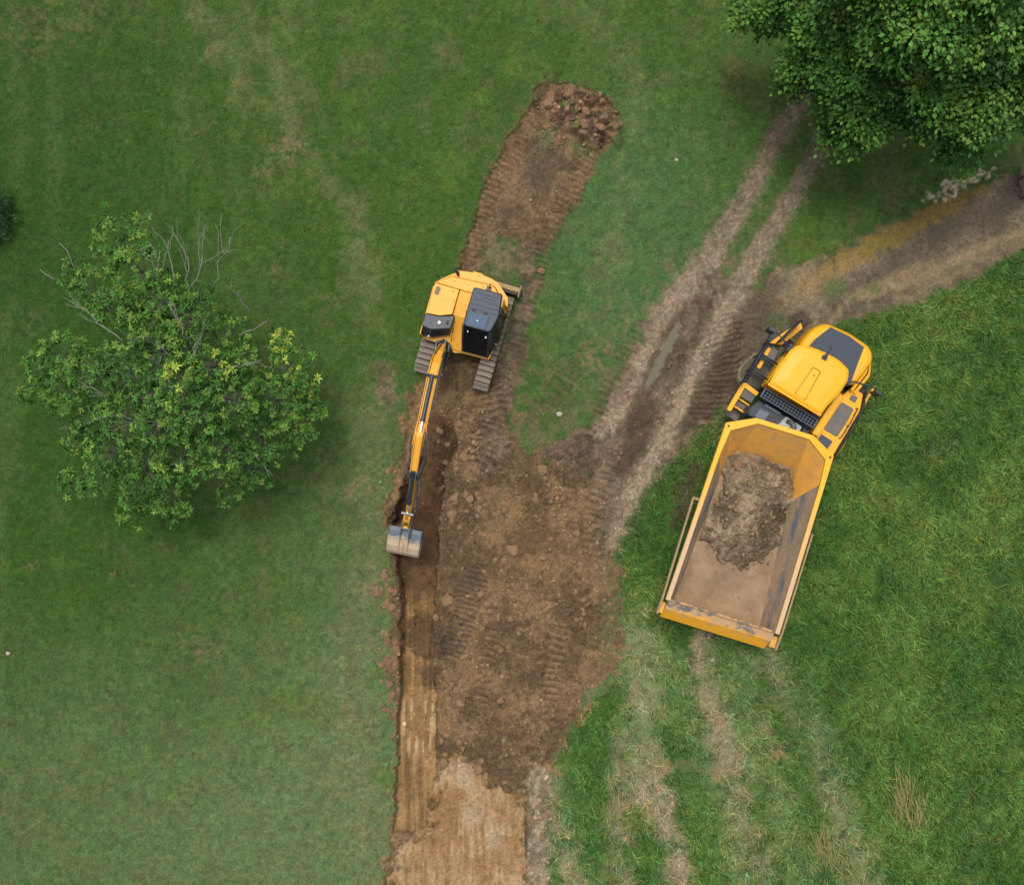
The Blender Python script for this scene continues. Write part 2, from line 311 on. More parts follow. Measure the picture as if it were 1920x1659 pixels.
# trench
TR = sdf([(795, 770), (850, 790), (862, 835), (832, 880), (822, 1000), (812, 1150), (812, 1240), (820, 1330), (818, 1450), (800, 1565), (738, 1562), (748, 1300), (750, 1150), (744, 1060), (735, 985), (752, 920), (775, 850)]) + n8 * 3 + n16 * 4 + n4 * 1.5
dep = sst(770, 900, PY) * .75 * (1 - sst(1180, 1450, PY) * .62)
tm = sst(-1.5, 3.5, TR); Z = Z * (1 - tm) + tm * (-dep + n16 * .02 + n8 * .01)
dpth = lerp(c8(84, 62, 42), c8(106, 80, 54), sst(-.4, .4, n40 + n8 * .3))
paintf(sst(-1, 2, TR), dpth)
och = sst(1100, 1160, PY) * sst(1590, 1540, PY); st = noise2(5, 61, sy=90) * .6 + noise2(2.6, 62, sy=60) * .4
paintf(sst(0, 3, TR) * och * .9, lerp(c8(118, 90, 58), c8(164, 130, 88), sst(-.6, .6, st + n40 * .5)))
lt = sst(1300, 1330, PY) * sst(1440, 1410, PY) * sst(0, 3, TR); paintf(lt * .75, lerp(c8(138, 106, 70), c8(186, 158, 120), sst(.0, .5, noise2(4.5, 63, sy=36))))
jk = sst(-10, 10, 36 - np.hypot(PX - 790, (PY - 1200) * .9) + n16 * 14) + sst(-10, 10, 20 - np.hypot(PX - 805, PY - 1270) + n8 * 12); paint(np.clip(jk, 0, 1), c8(84, 66, 50), .7); Z += np.clip(jk, 0, 1) * (.16 + nf * .1)
Z += tm * och * st * .006
sl = sst(-1, 3, sdf([(720, 985), (735, 960), (790, 850), (800, 860), (745, 985)])); Z -= sl * .18; paint(sl, c8(72, 52, 36), .8)  # slot by the left wall; its dark colour is painted wall shade
# orange clay bench at the bottom
S3 = sdf([(730, 1900), (735, 1640), (752, 1585), (800, 1565), (815, 1480), (845, 1405), (880, 1425), (915, 1470), (950, 1490), (985, 1500), (990, 1900)]) + n8 * 5 + n4 * 2 + n16 * 5
cm = sst(-8, 8, S3 + n16 * 7 + n4 * 4); stv = noise2(3.6, 71, sy=40) * .5 + noise2(7, 73, sy=30) * .4 + noise2(14, 72, sy=50) * .3 + n16 * .3
clay = lerp(c8(142, 108, 72), c8(174, 144, 108), sst(-.6, .7, stv * .75 + n40 * .6)); clay = clay * (1 - .5 * sst(0, .4, n40 - .1))[..., None] + np.array(c8(164, 146, 122), np.float32) * (.5 * sst(0, .4, n40 - .1))[..., None]
paintf(cm, clay * (1 + .08 * n4)[..., None]); Z = Z * (1 - cm) + cm * (-.24 + stv * .008 + n40 * .012); REG[(cm > .5)] = 2
rb = sst(-8, 8, sdf([(988, 1440), (1030, 1440), (1030, 1520), (1025, 1900), (985, 1900)]) + n8 * 6); paintf(rb * .9, lerp(c8(126, 112, 92), c8(156, 138, 114), sst(-.3, .3, n8))); Z += rb * (np.maximum(nf, 0) * .1); GR *= 1 - rb * .8; REG[(rb > .5) & (REG == 0)] = 1
cut = strip([(988, 1475), (986, 1560), (990, 1700)], [2.5, 2, 1.5]); paint(sst(-2, 2, cut + n8 * 2), c8(60, 48, 38), .8); Z -= sst(-2, 2, cut) * .1
cut = strip([(850, 1430), (824, 1500)], [3, 2]); Z -= sst(-2, 2, cut) * .09; cut = strip([(857, 1432), (832, 1502)], [4, 4]); Z += sst(-2, 3, cut) * .07; paint(sst(-2, 3, cut), c8(176, 134, 90), .6)
# compacted brown-grey wheel zone in the middle
S4 = sdf([(1010, 860), (1040, 830), (1100, 800), (1150, 740), (1200, 640), (1260, 545), (1330, 500), (1380, 520), (1420, 540), (1500, 560), (1480, 610), (1410, 700), (1385, 730), (1330, 790), (1270, 850), (1210, 900), (1160, 990), (1140, 1060), (1120, 1100), (1110, 900), (1050, 870)]) + edge * .9
m = sst(-8, 8, S4) * (1 - cm); paintf(m, soil2 * .92); REG[(m > .5) & (REG == 0)] = 1; GR *= 1 - m * .93; Z += m * (n16 * .02 + nf * .025 - .03)
fr = sst(-60, 0, S4 + n40 * 18 + n16 * 12) * sst(900, 700, PY) * sst(920, 960, PX); fr = np.maximum(fr, sst(-30, 30, 60 - np.hypot((PX - 990) * .8, PY - 810) + n16 * 16) * .8)
paint(fr * (1 - m) * (1 - mA) * sst(-.5, .3, n16 + nf * .5), c8(122, 104, 80), .6); GR *= 1 - fr * .45
for pts, hw in (([(1075, 690), (1040, 740), (1000, 790)], 20), ([(1020, 850), (1100, 830), (1180, 700)], 18), ([(1150, 870), (1120, 950), (1100, 1040)], 17), ([(1205, 620), (1160, 700), (1130, 760)], 20), ([(1080, 870), (1060, 940)], 14)):
    cleats(pts, hw, 12, .02, c8(92, 74, 58), .35)
cleats([(1365, 625), (1350, 700), (1320, 760)], 34, 11, .03, c8(70, 54, 42), .35, skew=.5, keep=.15)
g = sst(-6, 6, strip([(1362, 640), (1345, 710), (1310, 770)], [28, 30, 18]) + n16 * 9 + n8 * 5); paint(g, c8(84, 66, 52), .6); Z += g * (np.abs(n8) * .05 + np.abs(noise2(12, 401, sy=7)) * .06)
cleats([(1130, 880), (1115, 950), (1105, 1010)], 15, 12, .02, c8(160, 132, 96), .3)
# cleats pressed in the dug soil
cleats([(905, 690), (925, 780), (900, 850)], 28, 12.5, .04, c8(88, 68, 54), .45, keep=.8)
cleats([(925, 1190), (910, 1260), (898, 1320)], 15, 12.5, .055, c8(146, 118, 90), .55, ph=1, keep=.9)
cleats([(1052, 1185), (1038, 1250), (1026, 1330)], 16, 13, .055, c8(158, 128, 96), .6, ph=2, keep=.9)
cleats([(895, 1080), (875, 1140), (850, 1215)], 23, 10, .045, c8(86, 74, 68), .75, keep=.9)
# gravel wheel tracks
for k, (pts, ww) in enumerate((([(1540, 110), (1500, 185), (1450, 270), (1400, 370), (1330, 480), (1255, 570), (1215, 650), (1165, 745), (1130, 810)], [12, 13, 14, 16, 20, 18, 15, 18, 14]),
                ([(1600, 170), (1548, 262), (1490, 360), (1425, 470), (1365, 580), (1300, 690), (1258, 790), (1212, 880), (1170, 950), (1145, 1020)], [11, 13, 14, 18, 20, 19, 17, 18, 17, 11]))):
    d = strip(pts, ww) + n8 * 5 + n4 * 3 + n16 * 3; g = sst(-12, 9, d)
    peb = noise2(3.0, 81 + k) * .6 + noise2(5.5, 83 + k) * .4
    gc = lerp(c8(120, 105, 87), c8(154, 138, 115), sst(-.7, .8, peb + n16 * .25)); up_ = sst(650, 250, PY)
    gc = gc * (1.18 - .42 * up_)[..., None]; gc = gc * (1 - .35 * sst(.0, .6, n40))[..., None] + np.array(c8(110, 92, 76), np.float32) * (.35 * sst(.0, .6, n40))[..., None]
    sh = sst(-24, 4, d) * (1 - g); paint(sh, c8(104, 98, 76), .5); GR *= 1 - sh * .5
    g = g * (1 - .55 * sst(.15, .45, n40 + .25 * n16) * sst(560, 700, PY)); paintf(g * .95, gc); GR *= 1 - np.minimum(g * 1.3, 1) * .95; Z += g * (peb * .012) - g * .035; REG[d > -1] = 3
g = sst(-8, 10, strip([(1440, 300), (1380, 440), (1310, 530)], [5, 5, 4]) + n8 * 8); 
# muddy road to the upper right
S5 = sdf([(2300, 200), (2060, 270), (1920, 318), (1870, 335), (1780, 372), (1700, 402), (1640, 430), (1560, 478), (1490, 500), (1440, 505), (1420, 560), (1395, 600), (1385, 690), (1400, 740), (1450, 660), (1520, 620), (1590, 600), (1700, 572), (1800, 530), (1925, 465), (2060, 410), (2300, 330)]) + edge * .7
m = sst(-7, 7, S5); al = noise2(60, 91) * .4 + n16 * .3 + n40 * .5
bare(m, lerp(c8(98, 86, 70), c8(130, 116, 92), sst(-.5, .5, al)) * (1 + .08 * n4 + .06 * white)[..., None], 4); Z -= m * .04; Z += m * (n40 * .02 + n8 * .008)
def band(pts, ws, col, amt, soft=8, wet=0, dz=0, nz=1.0):
    global Z, WET
    d = strip(pts, ws) + (n8 * 5 + n16 * 7) * nz; g = sst(-soft, soft, d); paint(g, col, amt); WET = np.maximum(WET, g * wet); Z += g * dz; return g
band([(1850, 350), (1760, 395), (1690, 435), (1620, 470), (1550, 505)], [8, 18, 20, 20, 12], c8(128, 108, 48), .85, 9, .3)
band([(1600, 490), (1540, 520), (1470, 560)], [12, 18, 12], c8(148, 122, 82), .7, 10)
band([(2100, 365), (1920, 430), (1780, 500), (1690, 530), (1590, 560), (1560, 600)], [14, 16, 18, 18, 14, 8], c8(148, 128, 96), .75, 10)
band([(1920, 445), (1800, 500), (1700, 545)], [4, 5, 4], c8(96, 92, 66), .6, 6)
band([(1900, 370), (1800, 420), (1700, 480), (1600, 530)], [18, 16, 14, 10], c8(92, 82, 72), .6, 12)
for x, y, r_ in ((1790, 350, 20), (1830, 335, 18), (1765, 368, 16), (1850, 325, 14), (1815, 345, 14)):
    g = (.25 + .75 * sst(-.3, .3, n4 + n8)) * sst(-8, 6, r_ * .8 - np.hypot((PX - x) * .7 + (PY - y) * .5, (PY - y) * 1.5) + n8 * 12 + n4 * 5); paint(g, c8(186, 170, 142), .8); Z += g * .03; GR *= 1 - g
for x, y, r_ in ((1565, 545, 26), (1600, 560, 14), (1480, 615, 24), (1440, 600, 18), (1640, 535, 12)):
    g = sst(-14, 14, r_ * .7 - np.hypot(PX - x, PY - y) + n8 * 12 + n16 * 10) * .6; paint(g, c8(70, 100, 50)); GR = np.maximum(GR, g * .6)
g = sst(-14, 14, strip([(1440, 545), (1410, 600), (1385, 660)], [22, 26, 22]) + n8 * 10 + n16 * 12 + n40 * 12); paint(g, c8(92, 78, 64), .7); Z += g * np.abs(n8) * .04
g = sst(-5, 5, sdf([(1478, 590), (1505, 578), (1522, 600), (1500, 640), (1480, 630)]) + n8 * 5); paint(g, c8(82, 68, 58), .85); Z += g * nf * .12
# wet ruts and puddle margins
band([(1290, 580), (1262, 625), (1235, 690), (1208, 740)], [7, 14, 18, 10], c8(92, 78, 62), .8, 7, .1, -.05)
pud = []
for pl, col in (([(1282, 605), (1262, 650), (1238, 700), (1212, 735), (1205, 728), (1228, 680), (1252, 630), (1276, 596)], c8(120, 120, 88)), ([(1388, 682), (1410, 662), (1452, 640), (1480, 636), (1460, 660), (1425, 690), (1398, 722), (1380, 712)], c8(142, 140, 114))):
    d = sdf(pl) + n8 * 2.5; g = sst(-3, 3, d); pud.append((d, col)); Z = Z * (1 - g) + g * -.10; paint(g, col, .8); GR *= 1 - g; WET = np.maximum(WET, g)
g = sst(-8, 8, strip([(1210, 760), (1195, 830), (1160, 880)], [22, 24, 14]) + n8 * 10); paint(g, c8(82, 66, 52), .75); Z += g * nf * .06
g = sst(-8, 8, strip([(1330, 570), (1300, 640), (1270, 720)], [6, 9, 6]) + n8 * 4); paint(g, c8(84, 70, 56), .7)
g = sst(-6, 6, strip([(1300, 880), (1280, 940), (1260, 980)], [14, 20, 8]) + n8 * 12 + n16 * 6); paint(g, c8(84, 70, 58), .7); GR *= 1 - g * .6
g = sst(-10, 10, strip([(1140, 1050), (1150, 1150), (1130, 1230)], [10, 14, 10]) + n8 * 10 + n16 * 8) * .6; paint(g, c8(92, 106, 62), .8); GR = np.maximum(GR, g * .5)
# spoil heap of lifted sod
D_ = np.hypot((PX - 1086) / 84, (PY - 215 - (PX - 1086) * .35) / 52); hp = sst(1.08, .55, D_ + n16 * .16 + n8 * .08)
clodn = np.abs(noise2(15, 101, sy=11)) * .6 + np.abs(noise2(8, 102, sy=6)) * .4
Z += hp * (.22 + clodn * .42); paintf(hp * .92, lerp(c8(96, 74, 58), c8(148, 118, 92), sst(-.4, .5, n8 + n16 * .5)))
gg = hp * sst(.05, .4, noise2(20, 105) * .6 + noise2(9, 106) * .4); paintf(gg * .8, lerp(c8(78, 96, 48), c8(108, 112, 70), sst(-.3, .3, n4))); GR = np.where(hp > .3, gg * .5, GR)
REG[hp > .5] = 1
w2 = rng.random(PX.shape).astype(np.float32) * 2 - 1; C *= np.clip(1 + .16 * white + .16 * nh + .10 * n4 + .07 * n8, .4, 1.6)[..., None]; gk = .45 + .55 * np.clip(GR, 0, 1); C[..., 0] *= 1 + gk * (.16 * w2 + .14 * noise2(5, 301) + .08 * n16); C[..., 2] *= 1 + gk * .16 * w2; gsh = np.clip(GR, 0, 1) * (REG == 0); C *= (1 + gsh * (.15 * noise2(8, 303) + .07 * noise2(20, 304)))[..., None]; C = np.clip(C, .005, .9).astype(np.float32)
GR = np.clip(GR, 0, 1)
# mud around machine, real world coordinates of every grid vertex
VX = (PX - 960) / S; VY = (829.5 - PY) / S
def at(arr, px, py):
    fx = np.clip((px - X0) / fine, 0, (X1 - X0) / fine - 1); fy = np.clip((py - Y0) / fine, 0, (Y1 - Y0) / fine - 1)
    i0 = np.searchsorted(ax, X0); j0 = np.searchsorted(ay, Y0)
    return arr[j0 + fy.astype(int), i0 + fx.astype(int)]
def gz(px, py): return float(at(Z, np.array([px]), np.array([py]))[0])

t = NT('ground_surface'); vc = t.n('ShaderNodeVertexColor', layer_name='tint')
a = t.noise(46, 4, .7); b = t.noise(13, 3, .6)
f1 = t.ramp(a.outputs[0], .3, .7, (.45, .45, .45), (1.5, 1.5, 1.5)); c1 = t.mix(.75, vc.outputs[0], f1.outputs[0], 'MULTIPLY')
f2 = t.ramp(b.outputs[0], .3, .7, (.8, .82, .78), (1.16, 1.14, 1.12)); c2 = t.mix(.8, c1, f2.outputs[0], 'MULTIPLY')
t.l(c2, t.b.inputs['Base Color']); at_ = t.n('ShaderNodeAttribute', attribute_name='wet')
rr = t.ramp(at_.outputs['Fac'], 0, 1, (.92,) * 3, (.35,) * 3); t.l(rr.outputs[0], t.b.inputs['Roughness']); t.b.inputs['Specular IOR Level'].default_value = .25
t.bump(a.outputs[0], .8, .03); M['ground'] = t.m

def npmesh(name, V, F, mat, col=None, extra=None, smooth=False):
    me = bpy.data.meshes.new(name); k = F.shape[1]
    me.vertices.add(len(V)); me.vertices.foreach_set('co', V.astype(np.float32).ravel())
    me.loops.add(F.size); me.loops.foreach_set('vertex_index', F.astype(np.int32).ravel())
    me.polygons.add(len(F)); me.polygons.foreach_set('loop_start', np.arange(0, F.size, k, dtype=np.int32))
    if smooth: me.polygons.foreach_set('use_smooth', np.ones(len(F), bool))
    if col is not None:
        a_ = me.color_attributes.new('tint', 'FLOAT_COLOR', 'POINT'); cc = np.ones((len(V), 4), np.float32); cc[:, :3] = col; a_.data.foreach_set('color', cc.ravel())
    if extra is not None:
        a_ = me.attributes.new('wet', 'FLOAT', 'POINT'); a_.data.foreach_set('value', extra.astype(np.float32).ravel())
    me.update(calc_edges=True); me.materials.append(mat)
    o = bpy.data.objects.new(name, me); COL.objects.link(o); return o
V = np.stack([VX, VY, Z], -1).reshape(-1, 3)
ii = np.arange(NY * NX).reshape(NY, NX)
F = np.stack([ii[1:, :-1], ii[1:, 1:], ii[:-1, 1:], ii[:-1, :-1]], -1).reshape(-1, 4)
fr_ = REG[:-1, :-1].ravel()
Cf = C.reshape(-1, 3); Wf = WET.ravel()
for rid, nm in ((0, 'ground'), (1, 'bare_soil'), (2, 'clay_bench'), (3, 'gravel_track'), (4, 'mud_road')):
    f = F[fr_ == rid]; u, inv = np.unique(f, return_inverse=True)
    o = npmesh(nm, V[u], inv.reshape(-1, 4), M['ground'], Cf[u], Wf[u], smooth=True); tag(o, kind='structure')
# puddles: still water sheets
t = NT('muddy_water'); n = t.noise(5, 3); t.l(t.mix(n.outputs[0], c8(110, 104, 82), c8(98, 90, 72)), t.b.inputs['Base Color']); t.b.inputs['Roughness'].default_value = .12; t.b.inputs['IOR'].default_value = 1.33
M['water'] = t.m
for pl, z in (([(1276, 606), (1258, 648), (1236, 694), (1216, 726), (1209, 724), (1231, 680), (1254, 632), (1271, 603)], -.085), ([(1392, 686), (1414, 668), (1446, 650), (1466, 642), (1452, 658), (1420, 688), (1398, 712), (1388, 706)], -.085)):
    mb = MB(); P = rounded([tuple(W(*p))[:2] for p in pl], .2, 3); mb.prism(P, z - .03, z); o = mb.build('puddle', M['water']); tag(o, kind='structure')

# ------------------------------------------------------------------ grass
t = NT('grass_blades'); vc = t.n('ShaderNodeVertexColor', layer_name='tint'); t.l(vc.outputs[0], t.b.inputs['Base Color']); t.b.inputs['Roughness'].default_value = .6
t.b.inputs['Specular IOR Level'].default_value = .3
M['grass'] = t.m
def blades(name, n, maskf, L0, L1, wd, lean, seg, label_kind, colmul, zoff=0, clump=None):
    px = rng.uniform(X0 + 5, X1 - 5, n); py = rng.uniform(Y0 + 5, Y1 - 5, n)
    if clump:
        nc = n // clump; cx = rng.uniform(X0 + 5, X1 - 5, nc); cy = rng.uniform(Y0 + 5, Y1 - 5, nc); k = rng.integers(0, nc, n)
        cs = rng.uniform(.5, 1.5, nc); cl = rng.uniform(.75, 1.25, nc); ca = rng.uniform(0, 6.28, nc)
        a = rng.uniform(0, 6.28, n); r_ = np.abs(rng.normal(0, 6.5, n)) * cs[k]; px = cx[k] + np.cos(a) * r_; py = cy[k] + np.sin(a) * r_
    ok = (px > X0 + 4) & (px < X1 - 4) & (py > Y0 + 4) & (py < Y1 - 4)
    px, py = px[ok], py[ok]; mk = at(maskf, px, py); ok2 = rng.random(len(px)) < mk; idx = np.where(ok)[0][ok2]; px, py = px[ok2], py[ok2]; n = len(px)
    z = at(Z, px, py) + zoff; P = np.stack([(px - 960) / S, (829.5 - py) / S, z], -1)
    az = rng.uniform(0, 2 * np.pi, n)
    if clump: az = np.where(rng.random(n) < .6, a[idx] * -1 + rng.normal(0, .5, n), ca[k[idx]] + rng.normal(0, .7, n))
    L = rng.uniform(L0, L1, n); ln = rng.uniform(lean * .4, lean, n)
    if clump: L = L * cl[k[idx]]
    d = np.stack([np.cos(az), np.sin(az), np.zeros(n)], -1); pr = np.stack([-np.sin(az), np.cos(az), np.zeros(n)], -1) * (wd * rng.uniform(.6, 1.3, n))[:, None] * .5
    upv = np.array([0, 0, 1.0]); e = (L * ln)[:, None]; hh = (L * np.sqrt(np.clip(1 - ln ** 2, .02, 1)))[:, None]
    col = at(C, px, py) * colmul; br = rng.uniform(.3, 1.85, n)[:, None]; hue = rng.normal(0, .12, n)
    if clump: br = br * rng.uniform(.8, 1.25, nc)[k[idx]][:, None]; hue = hue + rng.normal(0, .14, nc)[k[idx]]
    col = col * br * np.stack([1 + hue, np.ones(n), 1 - hue * .6], -1)
    yl = rng.random(n) < .07; col[yl] = col[yl] * np.array([1.7, 1.25, 1.5]); col = np.clip(col, .004, .75)
    if seg == 1:
        V = np.stack([P - pr, P + pr, P + d * e + upv * hh], 1).reshape(-1, 3); F = np.arange(3 * n).reshape(-1, 3); cc = np.repeat(col, 3, 0)
    else:
        m_ = P + d * e * .45 + upv * hh * .7; tip = P + d * e * 1.15 + upv * hh * .95
        V = np.stack([P - pr, P + pr, m_ - pr * .8, m_ + pr * .8, tip], 1).reshape(-1, 3); b_ = np.arange(n)[:, None] * 5
        F = np.concatenate([b_ + np.array([0, 1, 3]), b_ + np.array([0, 3, 2]), b_ + np.array([2, 3, 4])]); cc = np.repeat(col, 5, 0)
    o = npmesh(name, V, F, M['grass'], cc); tag(o, kind='stuff'); return o
lawnmask = GR * (1 - rough) * .9
o = blades('lawn_grass', 900000, lawnmask, .03, .07, .012, .95, 1, '', 1.0); tag(o, 'short mown green lawn around the dug strip', 'lawn')
o = blades('rough_grass', 700000, GR * rough, .15, .36, .018, .97, 2, '', 1.18, clump=22); tag(o, 'long rough tufted grass beside and below the dump truck', 'long grass')

# ------------------------------------------------------------------ EXCAVATOR (local +Y = the way it faces)
def frame_at(px, py, z, ang):                   # ang: heading in degrees, clockwise from image-down
    p = W(px, py, z); f = Vector((-math.sin(R(ang)), -math.cos(R(ang))))
    return (p.x, p.y), math.atan2(-f.x, f.y)
(ex, ey), erz = frame_at(740 + 800 / 5.925, 480 + 650 / 5.925, 1.9, 16.3)
exc = empty('crawler_excavator', (ex, ey, 0.0), erz)
tag(exc, 'yellow crawler excavator with black cab roof reaching its arm down over the trench', 'excavator')
tagp = lambda o, s: tag(o, s)
def mirror(poly): return [(-x, y) for x, y in poly]
# tracks
for sx in (1, -1):
    x0, x1 = (.77, 1.26) if sx > 0 else (-1.24, -.75)
    ya, yb, r = -.72, 1.72, .31; zc = .31
    peri = 2 * (yb - ya) + 2 * math.pi * r; n = 36; mb = MB()
    for i in range(n):
        s_ = i / n * peri
        def pt(s_):
            s_ %= peri; L = yb - ya
            if s_ < L: return ya + s_, zc + r, 0
            s_ -= L
            if s_ < math.pi * r: a = s_ / r; return yb + r * math.sin(a), zc + r * math.cos(a), -a
            s_ -= math.pi * r
            if s_ < L: return yb - s_, zc - r, math.pi
            s_ -= L; a = s_ / r; return ya - r * math.sin(a), zc - r * math.cos(a), math.pi - a
        y, z, a = pt(s_); b = MB(); b.box(x0, x1, -.078, .078, -.02, .02); b.box(x0 + .01, x1 - .01, -.078, -.05, .02, .065)
        ca, sa = math.cos(a), math.sin(a)
        mb.add([(v[0], y + v[1] * ca - v[2] * sa, z + v[1] * sa + v[2] * ca) for v in b.v], b.f)
    tr = mb.build('track', M['track'], exc, .006, seg=1)
    mb = MB(); xm = (x0 + x1) / 2
    mb.profx([(ya, .2), (yb, .2), (yb + .05, .4), (yb - .2, .5), (ya + .2, .5), (ya - .05, .4)], xm - .13, xm + .13); mb.build('track_frame', M['blk2'], exc, .01)
    mb = MB()
    for yy in (ya, yb): mb.cyl((xm - .15, yy, zc), (xm + .15, yy, zc), .25, 18)
    for k in range(5): mb.cyl((xm - .14, ya + .4 + k * .4, .12), (xm + .14, ya + .4 + k * .4, .12), .09, 12)
    mb.build('roller', M['blk2'], tr, .01)
mb = MB(); mb.box(-.8, .8, -.05, 1.1, .3, .62); mb.cyl((0, .5, .6), (0, .5, .82), .5, 28); mb.build('undercarriage', M['blk2'], exc, .02)
# dozer blade at the back
mb = MB(); mb.profx([(-1.50, .12), (-1.30, .10), (-1.22, .3), (-1.22, .52), (-1.28, .66), (-1.42, .68), (-1.36, .5), (-1.36, .3)], -1.34, .80)
bl_ = mb.build('dozer_blade', M['tan'], exc, .01)
mb = MB(); mb.box(-1.36, -1.33, -1.5, -1.12, .08, .72); mb.build('end_plate', M['tan'], bl_, .006)
mb = MB(); mb.box(-1.3, .78, -1.215, -1.19, .12, .58); mb.build('cutting_edge', M['blk2'], bl_)
for a_, b_ in ((-.6, -.45), (.45, .6)): mb = MB(); mb.box(a_, b_, -1.3, .2, .3, .45); mb.build('blade_arm', M['yeld'], exc, .015)
mb = MB(); mb.cyl((0, -1.25, .45), (0, -.2, .5), .06); mb.build('blade_cylinder', M['blk'], exc)
# upper deck
deck = [(1.24, -.70), (.80, -1.05), (-.55, -1.2), (-1.08, -.84), (-1.13, -.3), (-1.13, .45), (-1.02, 1.10), (-.12, 1.13), (.10, 1.20), (.40, 1.05), (1.18, 1.02)]
mb = MB(); mb.prism(deck, .82, 1.0); mb.build('deck', M['yel'], exc, .02)
# counterweight
cw = [(1.26, -.69), (.83, -1.08), (.55, -1.28), (.20, -1.33), (.17, -1.37), (-.10, -1.38), (-.14, -1.34), (-.43, -1.31), (-.68, -1.22), (-1.10, -.86), (-1.16, -.58), (-1.02, -.64), (-.62, -1.075), (-.5, -1.115), (.78, -1.03), (1.20, -.69)]
mb = MB(); mb.prism(cw, .78, 1.78); mb.build('counterweight', M['yel'], exc, .035, seg=3)
# engine cover panels with gaps between them
mb = MB(); mb.prism([(1.19, -.70), (.77, -1.02), (-.495, -1.10), (-.60, -1.06), (-.98, -.66), (-.98, -.62), (-.2, -.62), (-.2, -.70)], 1.0, 1.82); mb.build('rear_cover', M['yel'], exc, .018)
mb = MB(); mb.prism([(1.235, -.685), (1.235, .30), (.83, .27), (.44, .12), (.44, -.685)], 1.0, [1.80, 1.80, 1.84, 1.86, 1.86]); mb.build('side_cover', M['yel'], exc, .022)
mb = MB(); mb.loft([[(0.0, -.69, 1.0), (.428, -.69, 1.0), (.428, -.69, 1.78), (0.0, -.69, 1.78)], [(0, .10, 1.0), (.428, .10, 1.0), (.428, .10, 1.70), (0, .10, 1.70)], [(-.07, .48, 1.0), (.40, .48, 1.0), (.40, .48, 1.46), (-.07, .48, 1.46)],
              [(-.10, 1.12, 1.0), (.28, 1.10, 1.0), (.28, 1.10, 1.12), (-.10, 1.12, 1.12)]]); mb.build('centre_cover', M['yel'], exc, .018)
mb = MB(); mb.box(1.236, 1.27, -.6, .98, .88, 1.7); mb.box(1.2, 1.236, .3, 1.0, .9, 1.1); mb.build('side_door', M['yel'], exc, .012)
mb = MB()
for x, y, z in ((.66, .02, 1.83), (1.0, -.52, 1.815), (.85, -.25, 1.83), (1.1, -.05, 1.80), (.6, -.58, 1.865), (1.05, .2, 1.80), (.5, -.3, 1.86), (.7, -.88, 1.825), (.2, -.9, 1.825), (-.25, -.98, 1.825), (.95, -.8, 1.825), (.35, -.55, 1.75), (.2, -.1, 1.725), (.3, .3, 1.57), (.1, .62, 1.375), (.2, .8, 1.29), (.05, .95, 1.21), (.6, -1.2, 1.785), (-.5, -1.2, 1.785), (.28, .58, 1.40), (-.02, -1.28, 1.785)):
    mb = MB(); mb.cyl((x, y, z - .02), (x, y, z + .008), .016, 8); mb.build('bolt', M['blk2'], exc)
# vent + exhaust + small lens
mb = MB(); mb.prism(rounded([(1.02, -.6), (1.16, -.6), (1.16, -.34), (1.02, -.34)], .05), 1.815, 1.83); mb.build('air_vent', simple('vent_grey', c8(120, 105, 80), .6), exc)
mb = MB(); mb.tube([(.60, -1.12, 1.75), (.62, -1.14, 1.95), (.72, -1.24, 2.03)], .045, 10); mb.build('exhaust_pipe', M['blk2'], exc, smooth=True)
mb = MB(); mb.box(-.50, -.36, -1.04, -.90, 1.82, 1.93); mb.cyl((-.44, -.96, 1.93), (-.46, -1.10, 2.08), .02, 8); mb.build('antenna_base', M['blk'], exc, .01)
# black tank box on the operator's right
ring = lambda pts, z: [(p[0], p[1], z) for p in pts]
tb = [(1.26, .315), (.82, .285), (.38, .13), (.34, .20), (.37, .56), (.95, .76), (1.25, .72)]
tb2 = [(1.25, .315), (.82, .285), (.38, .13), (.34, .20), (.36, .66), (.92, .93), (1.22, .95)]
mb = MB(); mb.loft([ring(tb2, 1.0), ring(tb2, 1.30), ring(tb, 1.82)]); box = mb.build('tank_cover', M['blk'], exc, .03, seg=3)
mb = MB(); mb.torus((.76, .47, 1.835), .065, .014); mb.cyl((.76, .47, 1.81), (.76, .47, 1.84), .045, 16); mb.build('filler_cap', M['alu'], box, smooth=False)
mb = MB(); mb.cyl((.52, .42, 1.81), (.52, .42, 1.90), .045, 14); mb.box(.49, .55, .33, .38, 1.82, 1.86); mb.build('knob', M['blk2'], box, .006)
mb = MB(); mb.cyl((1.0, .93, 1.42), (1.0, .97, 1.44), .03, 12); mb.build('work_light', M['light'], box)
# cab
mb = MB()
base = [(-.05, -.76), (-.98, -.80), (-1.13, -.70), (-1.16, .42), (-.95, 1.05), (-.16, 1.07), (-.08, .50)]
roofo = [(-.03, -.78), (-.94, -.82), (-1.03, -.12), (-.91, .43), (-.03, .43)]
mb.prism(base, .98, 1.10); mb.loft([ring([(-.05, -.76), (-.96, -.8), (-1.08, -.70), (-1.08, -.45), (-.05, -.45)], 1.1), ring([(-.04, -.77), (-.94, -.81), (-1.02, -.7), (-1.02, -.42), (-.04, -.42)], 2.66)])
mb.build('cab_body', M['yel'], exc, .02)
fr_pts = [((-1.15, .42, 1.1), (-1.01, -.05, 2.68)), ((-.95, 1.04, 1.1), (-.90, .42, 2.68)), ((-.15, 1.06, 1.1), (-.05, .42, 2.68)), ((-.07, .1, 1.1), (-.04, .0, 2.68)), ((-1.14, -.42, 1.1), (-1.03, -.4, 2.68))]
mb = MB()
for a_, b_ in fr_pts: mb.tube([a_, (Vector(a_) * .5 + Vector(b_) * .5) + Vector((0, .05, .05)), b_], .035, 8)
